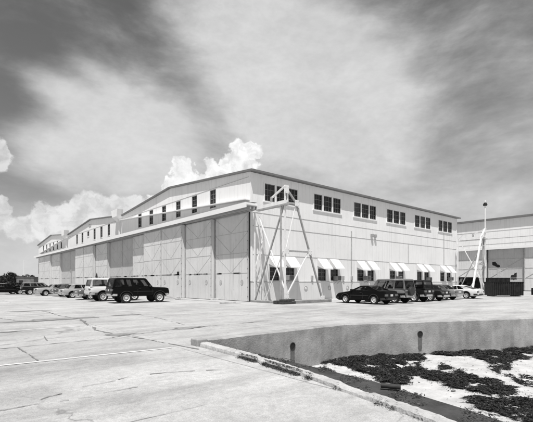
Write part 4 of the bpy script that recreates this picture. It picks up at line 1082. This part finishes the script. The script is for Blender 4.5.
q = MB(); q.box(-.2, .8, -1.54, -1.502, .02, 2.1); q.build('door', M['rust'], o)
p = at_d(24, 135); q = MB(); q.cyl((0,0,0), (0,0,9.3), .10, 8, .05); o = q.build('mast', M['trim']); o.location = p; tag(o, 'thin pale mast standing far away left of the hangar', 'mast')
p = at_d(71.3, 54.5); q = MB(); q.cyl((0,0,0), (0,0,3.4), .05, 8); q.box(-.14, .14, -.05, .05, 2.95, 3.35); o = q.build('post', M['steel_g']); o.location = p; tag(o, 'thin grey post between parked cars and the hangar doors', 'post')

# ------------------------------------------------------------------ light
sv = Vector((-1, -.95, 3.5)).normalized()                 # towards the sun
sl = bpy.data.lights.new('sun', 'SUN'); sl.energy = 5.0; sl.angle = rad(.53); sl.color = (1, .985, .97)
so = bpy.data.objects.new('sun', sl); C.objects.link(so); so.rotation_euler = (-sv).to_track_quat('-Z', 'Y').to_euler(); so.location = (0, 0, 60)
W_ = bpy.data.worlds.new('World'); SC.world = W_; W_.use_nodes = True
nt = W_.node_tree; L = nt.links.new
bg = nt.nodes['Background']; bg.inputs['Strength'].default_value = .1
sky = nd(nt, 'ShaderNodeTexSky', sky_type='NISHITA'); sky.sun_disc = False
sky.sun_elevation = math.asin(sv.z); sky.sun_rotation = math.atan2(sv.x, sv.y)
sky.air_density = 1.0; sky.dust_density = .6; sky.ozone_density = 1.5
sp = nd(nt, 'ShaderNodeSeparateColor'); L(sky.outputs[0], sp.inputs[0])
def mth(op, a, b=None, c=None, clamp=False):
    q = nd(nt, 'ShaderNodeMath', operation=op); q.use_clamp = clamp
    for i, v in enumerate((a, b, c)):
        if v is None: continue
        if isinstance(v, (int, float)): q.inputs[i].default_value = v
        else: L(v, q.inputs[i])
    return q.outputs[0]
skyv = mth('ADD', mth('MULTIPLY', sp.outputs[0], .82), mth('MULTIPLY', sp.outputs[1], .18))    # seen through a red filter, in grey
tc = nd(nt, 'ShaderNodeTexCoord'); sx = nd(nt, 'ShaderNodeSeparateXYZ'); L(tc.outputs['Generated'], sx.inputs[0])
az0 = math.atan2(FV.y, FV.x)
# azimuth measured clockwise from the bearing of the hangar corner, elevation, both in radians
rx = mth('ADD', mth('MULTIPLY', sx.outputs[0], RV.x), mth('MULTIPLY', sx.outputs[1], RV.y))
ry = mth('ADD', mth('MULTIPLY', sx.outputs[0], FV.x), mth('MULTIPLY', sx.outputs[1], FV.y))
az = mth('ARCTAN2', rx, ry); el = mth('ARCSINE', sx.outputs[2])
cv = nd(nt, 'ShaderNodeCombineXYZ'); L(az, cv.inputs[0]); L(el, cv.inputs[1])
def A(px, py):
    a = math.atan((px-CX)/F_PX); e = math.atan((HY-py)/F_PX*math.cos(a)); return a, e
def noise(scale, detail, rough=.55, vec=None, dist=0.0, color=False):
    n = nd(nt, 'ShaderNodeTexNoise'); n.inputs['Scale'].default_value = scale; n.inputs['Detail'].default_value = detail; n.inputs['Roughness'].default_value = rough; n.inputs['Distortion'].default_value = dist
    L(vec or cv.outputs[0], n.inputs['Vector']); return n.outputs['Color' if color else 'Fac']
def warp(vec, col, amt):
    s1 = nd(nt, 'ShaderNodeVectorMath', operation='SUBTRACT'); L(col, s1.inputs[0]); s1.inputs[1].default_value = (.5, .5, .5)
    s2 = nd(nt, 'ShaderNodeVectorMath', operation='MULTIPLY_ADD'); L(s1.outputs[0], s2.inputs[0]); s2.inputs[1].default_value = (amt, amt, 0); L(vec, s2.inputs[2]); return s2.outputs[0]
def ell(vec, px, py, rxp, ryp, rot=0, soft=0.12):
    a, e = A(px, py); sc = math.cos(a)**2/F_PX; se = math.cos(a)/F_PX
    mp = nd(nt, 'ShaderNodeMapping', vector_type='TEXTURE'); mp.inputs['Location'].default_value = (a, e, 0); mp.inputs['Rotation'].default_value = (0, 0, rad(rot)); mp.inputs['Scale'].default_value = (rxp*sc, ryp*se, 1)
    L(vec, mp.inputs['Vector']); ln = nd(nt, 'ShaderNodeVectorMath', operation='LENGTH'); L(mp.outputs[0], ln.inputs[0])
    mr = nd(nt, 'ShaderNodeMapRange', interpolation_type='SMOOTHSTEP'); mr.inputs[1].default_value = 1.0; mr.inputs[2].default_value = soft; mr.inputs[3].default_value = 0; mr.inputs[4].default_value = 1
    L(ln.outputs['Value'], mr.inputs[0]); return mr.outputs[0]
def smooth(v, a, b, lo=0.0, hi=1.0):
    mr = nd(nt, 'ShaderNodeMapRange', interpolation_type='SMOOTHSTEP'); mr.inputs[1].default_value = a; mr.inputs[2].default_value = b; mr.inputs[3].default_value = lo; mr.inputs[4].default_value = hi
    L(v, mr.inputs[0]); return mr.outputs[0]
def addw(items):
    tot = None
    for v, w_ in items:
        q = mth('MULTIPLY', v, w_); tot = q if tot is None else mth('ADD', tot, q)
    return tot
# high cirrus sheets
mp3 = nd(nt, 'ShaderNodeMapping')
wv = warp(cv.outputs[0], noise(2.4, 2, .4, color=True), .10)
mp = nd(nt, 'ShaderNodeMapping'); mp.inputs['Rotation'].default_value = (0, 0, rad(24)); mp.inputs['Scale'].default_value = (3.0, 5.6, 1); L(wv, mp.inputs[0])
streak = noise(1.5, 12, .58, mp.outputs[0], 0)
cov = addw([(ell(wv, 125, 130, 125, 62, -16, .05), 1.05), (ell(wv, 165, 138, 52, 34, -30, .05), .35), (ell(wv, 70, 100, 75, 18, -22), .45), (ell(wv, 40, 140, 70, 22, -15), .35), (ell(wv, 110, 88, 70, 14, -24), .35), (ell(wv, 60, 168, 90, 26, -8), .4), (ell(wv, 120, 172, 140, 56, -8), .85), (ell(wv, 60, 92, 90, 24, -14), .25),
            (ell(wv, 272, 52, 172, 84, -22, .25), 1.05), (ell(wv, 320, 100, 165, 110, -30), .85), (ell(wv, 190, 12, 140, 40, -25), .22),
            (ell(wv, 455, 130, 340, 240, 0), .52), (ell(wv, 520, 196, 60, 22, 8), .35), (ell(wv, 20, 250, 190, 90, 0), .70), (ell(wv, 400, 235, 190, 80, 0), .40), (ell(wv, 230, 150, 200, 80, 0), .45), (ell(wv, 150, 80, 140, 50, -25), .30), (ell(wv, 230, 160, 300, 240, 0), .10)])
dens = smooth(mth('ADD', cov, mth('ADD', mth('MULTIPLY', mth('SUBTRACT', streak, .5), 1.15), mth('MULTIPLY', mth('SUBTRACT', noise(6, 10, .60, mp3.outputs[0]), .5), .45))), .0, 1.35)
fine = noise(14, 6, .6, mp.outputs[0])
cirv = mth('MULTIPLY', smooth(streak, .25, .75, 5.2, 6.4), smooth(fine, .3, .7, .97, 1.03))
mp3.inputs['Rotation'].default_value = (0, 0, rad(24)); mp3.inputs['Scale'].default_value = (1.6, 6.0, 1); L(wv, mp3.inputs[0])
# everywhere else a thin broken veil so that the sky carries on all round
veil = mth('MULTIPLY', smooth(noise(1.3, 7, .6), .46, .7), smooth(mth('ABSOLUTE', az), .75, 1.1, 0, .75))
dens = mth('MAXIMUM', dens, veil)
c1 = mth('ADD', mth('MULTIPLY', skyv, mth('SUBTRACT', 1, dens)), mth('MULTIPLY', cirv, dens))
# heaped cumulus near the horizon
wc = warp(warp(cv.outputs[0], noise(17, 3, .5, color=True), .075), noise(48, 6, .65, color=True), .034)
def heap(lst): 
    t = None
    for e in lst:
        v = ell(wc, *e, 0, .35); t = v if t is None else mth('MAXIMUM', t, v)
    return t
cum = heap([(240,160,19,21),(252,150,11,13),(228,164,13,14),(214,172,13,13),(200,178,12,10),(182,176,15,17),(172,184,12,14),(195,196,50,14),(246,176,20,20),(160,199,20,10),(232,178,30,18)])
cum2 = heap([(88,204,26,18),(70,212,24,18),(110,208,22,16),(132,206,26,18),(48,214,18,16),(100,222,50,18),(30,228,34,16),(150,206,18,12),(60,232,60,18)])
cum3 = heap([(0,146,12,18),(-6,170,18,20),(0,205,12,14),(-4,222,22,16),(-30,190,34,60)])
bil = noise(26, 7, .6, wc)
sh = mth('MULTIPLY', smooth(bil, .28, .66, .70, 1.05), 8.9)
def lay(base, den, val): return mth('ADD', mth('MULTIPLY', base, mth('SUBTRACT', 1, den)), mth('MULTIPLY', val, den))
c2 = lay(c1, mth('MULTIPLY', smooth(cum2, .1, .6), .85), mth('MULTIPLY', sh, .86))
c2 = lay(c2, mth('MULTIPLY', smooth(cum3, .1, .6), .8), mth('MULTIPLY', sh, .80))
c2 = lay(c2, smooth(cum, .12, .42), sh)
cg = nd(nt, 'ShaderNodeCombineColor')
for i in range(3): L(c2, cg.inputs[i])
L(cg.outputs[0], bg.inputs['Color'])
W_.cycles.sampling_method = 'MANUAL'; W_.cycles.sample_map_resolution = 512

# ------------------------------------------------------------------ camera
cd = bpy.data.cameras.new('camera'); co = bpy.data.objects.new('camera', cd); C.objects.link(co)
co.location = CAM; co.rotation_euler = (rad(90), 0, math.atan2(FV.y, FV.x) - rad(90))
cd.sensor_fit = 'HORIZONTAL'; cd.sensor_width = 36; cd.lens = F_PX/533*36; cd.shift_y = (HY-211)/533; cd.shift_x = 0
cd.clip_start = .1; cd.clip_end = 6000
SC.camera = co
vs = SC.view_settings; vs.view_transform = 'Standard'; vs.look = 'None'; vs.exposure = 0.17; vs.gamma = 1; vs.use_curve_mapping = False
SC.cycles.max_bounces = 6
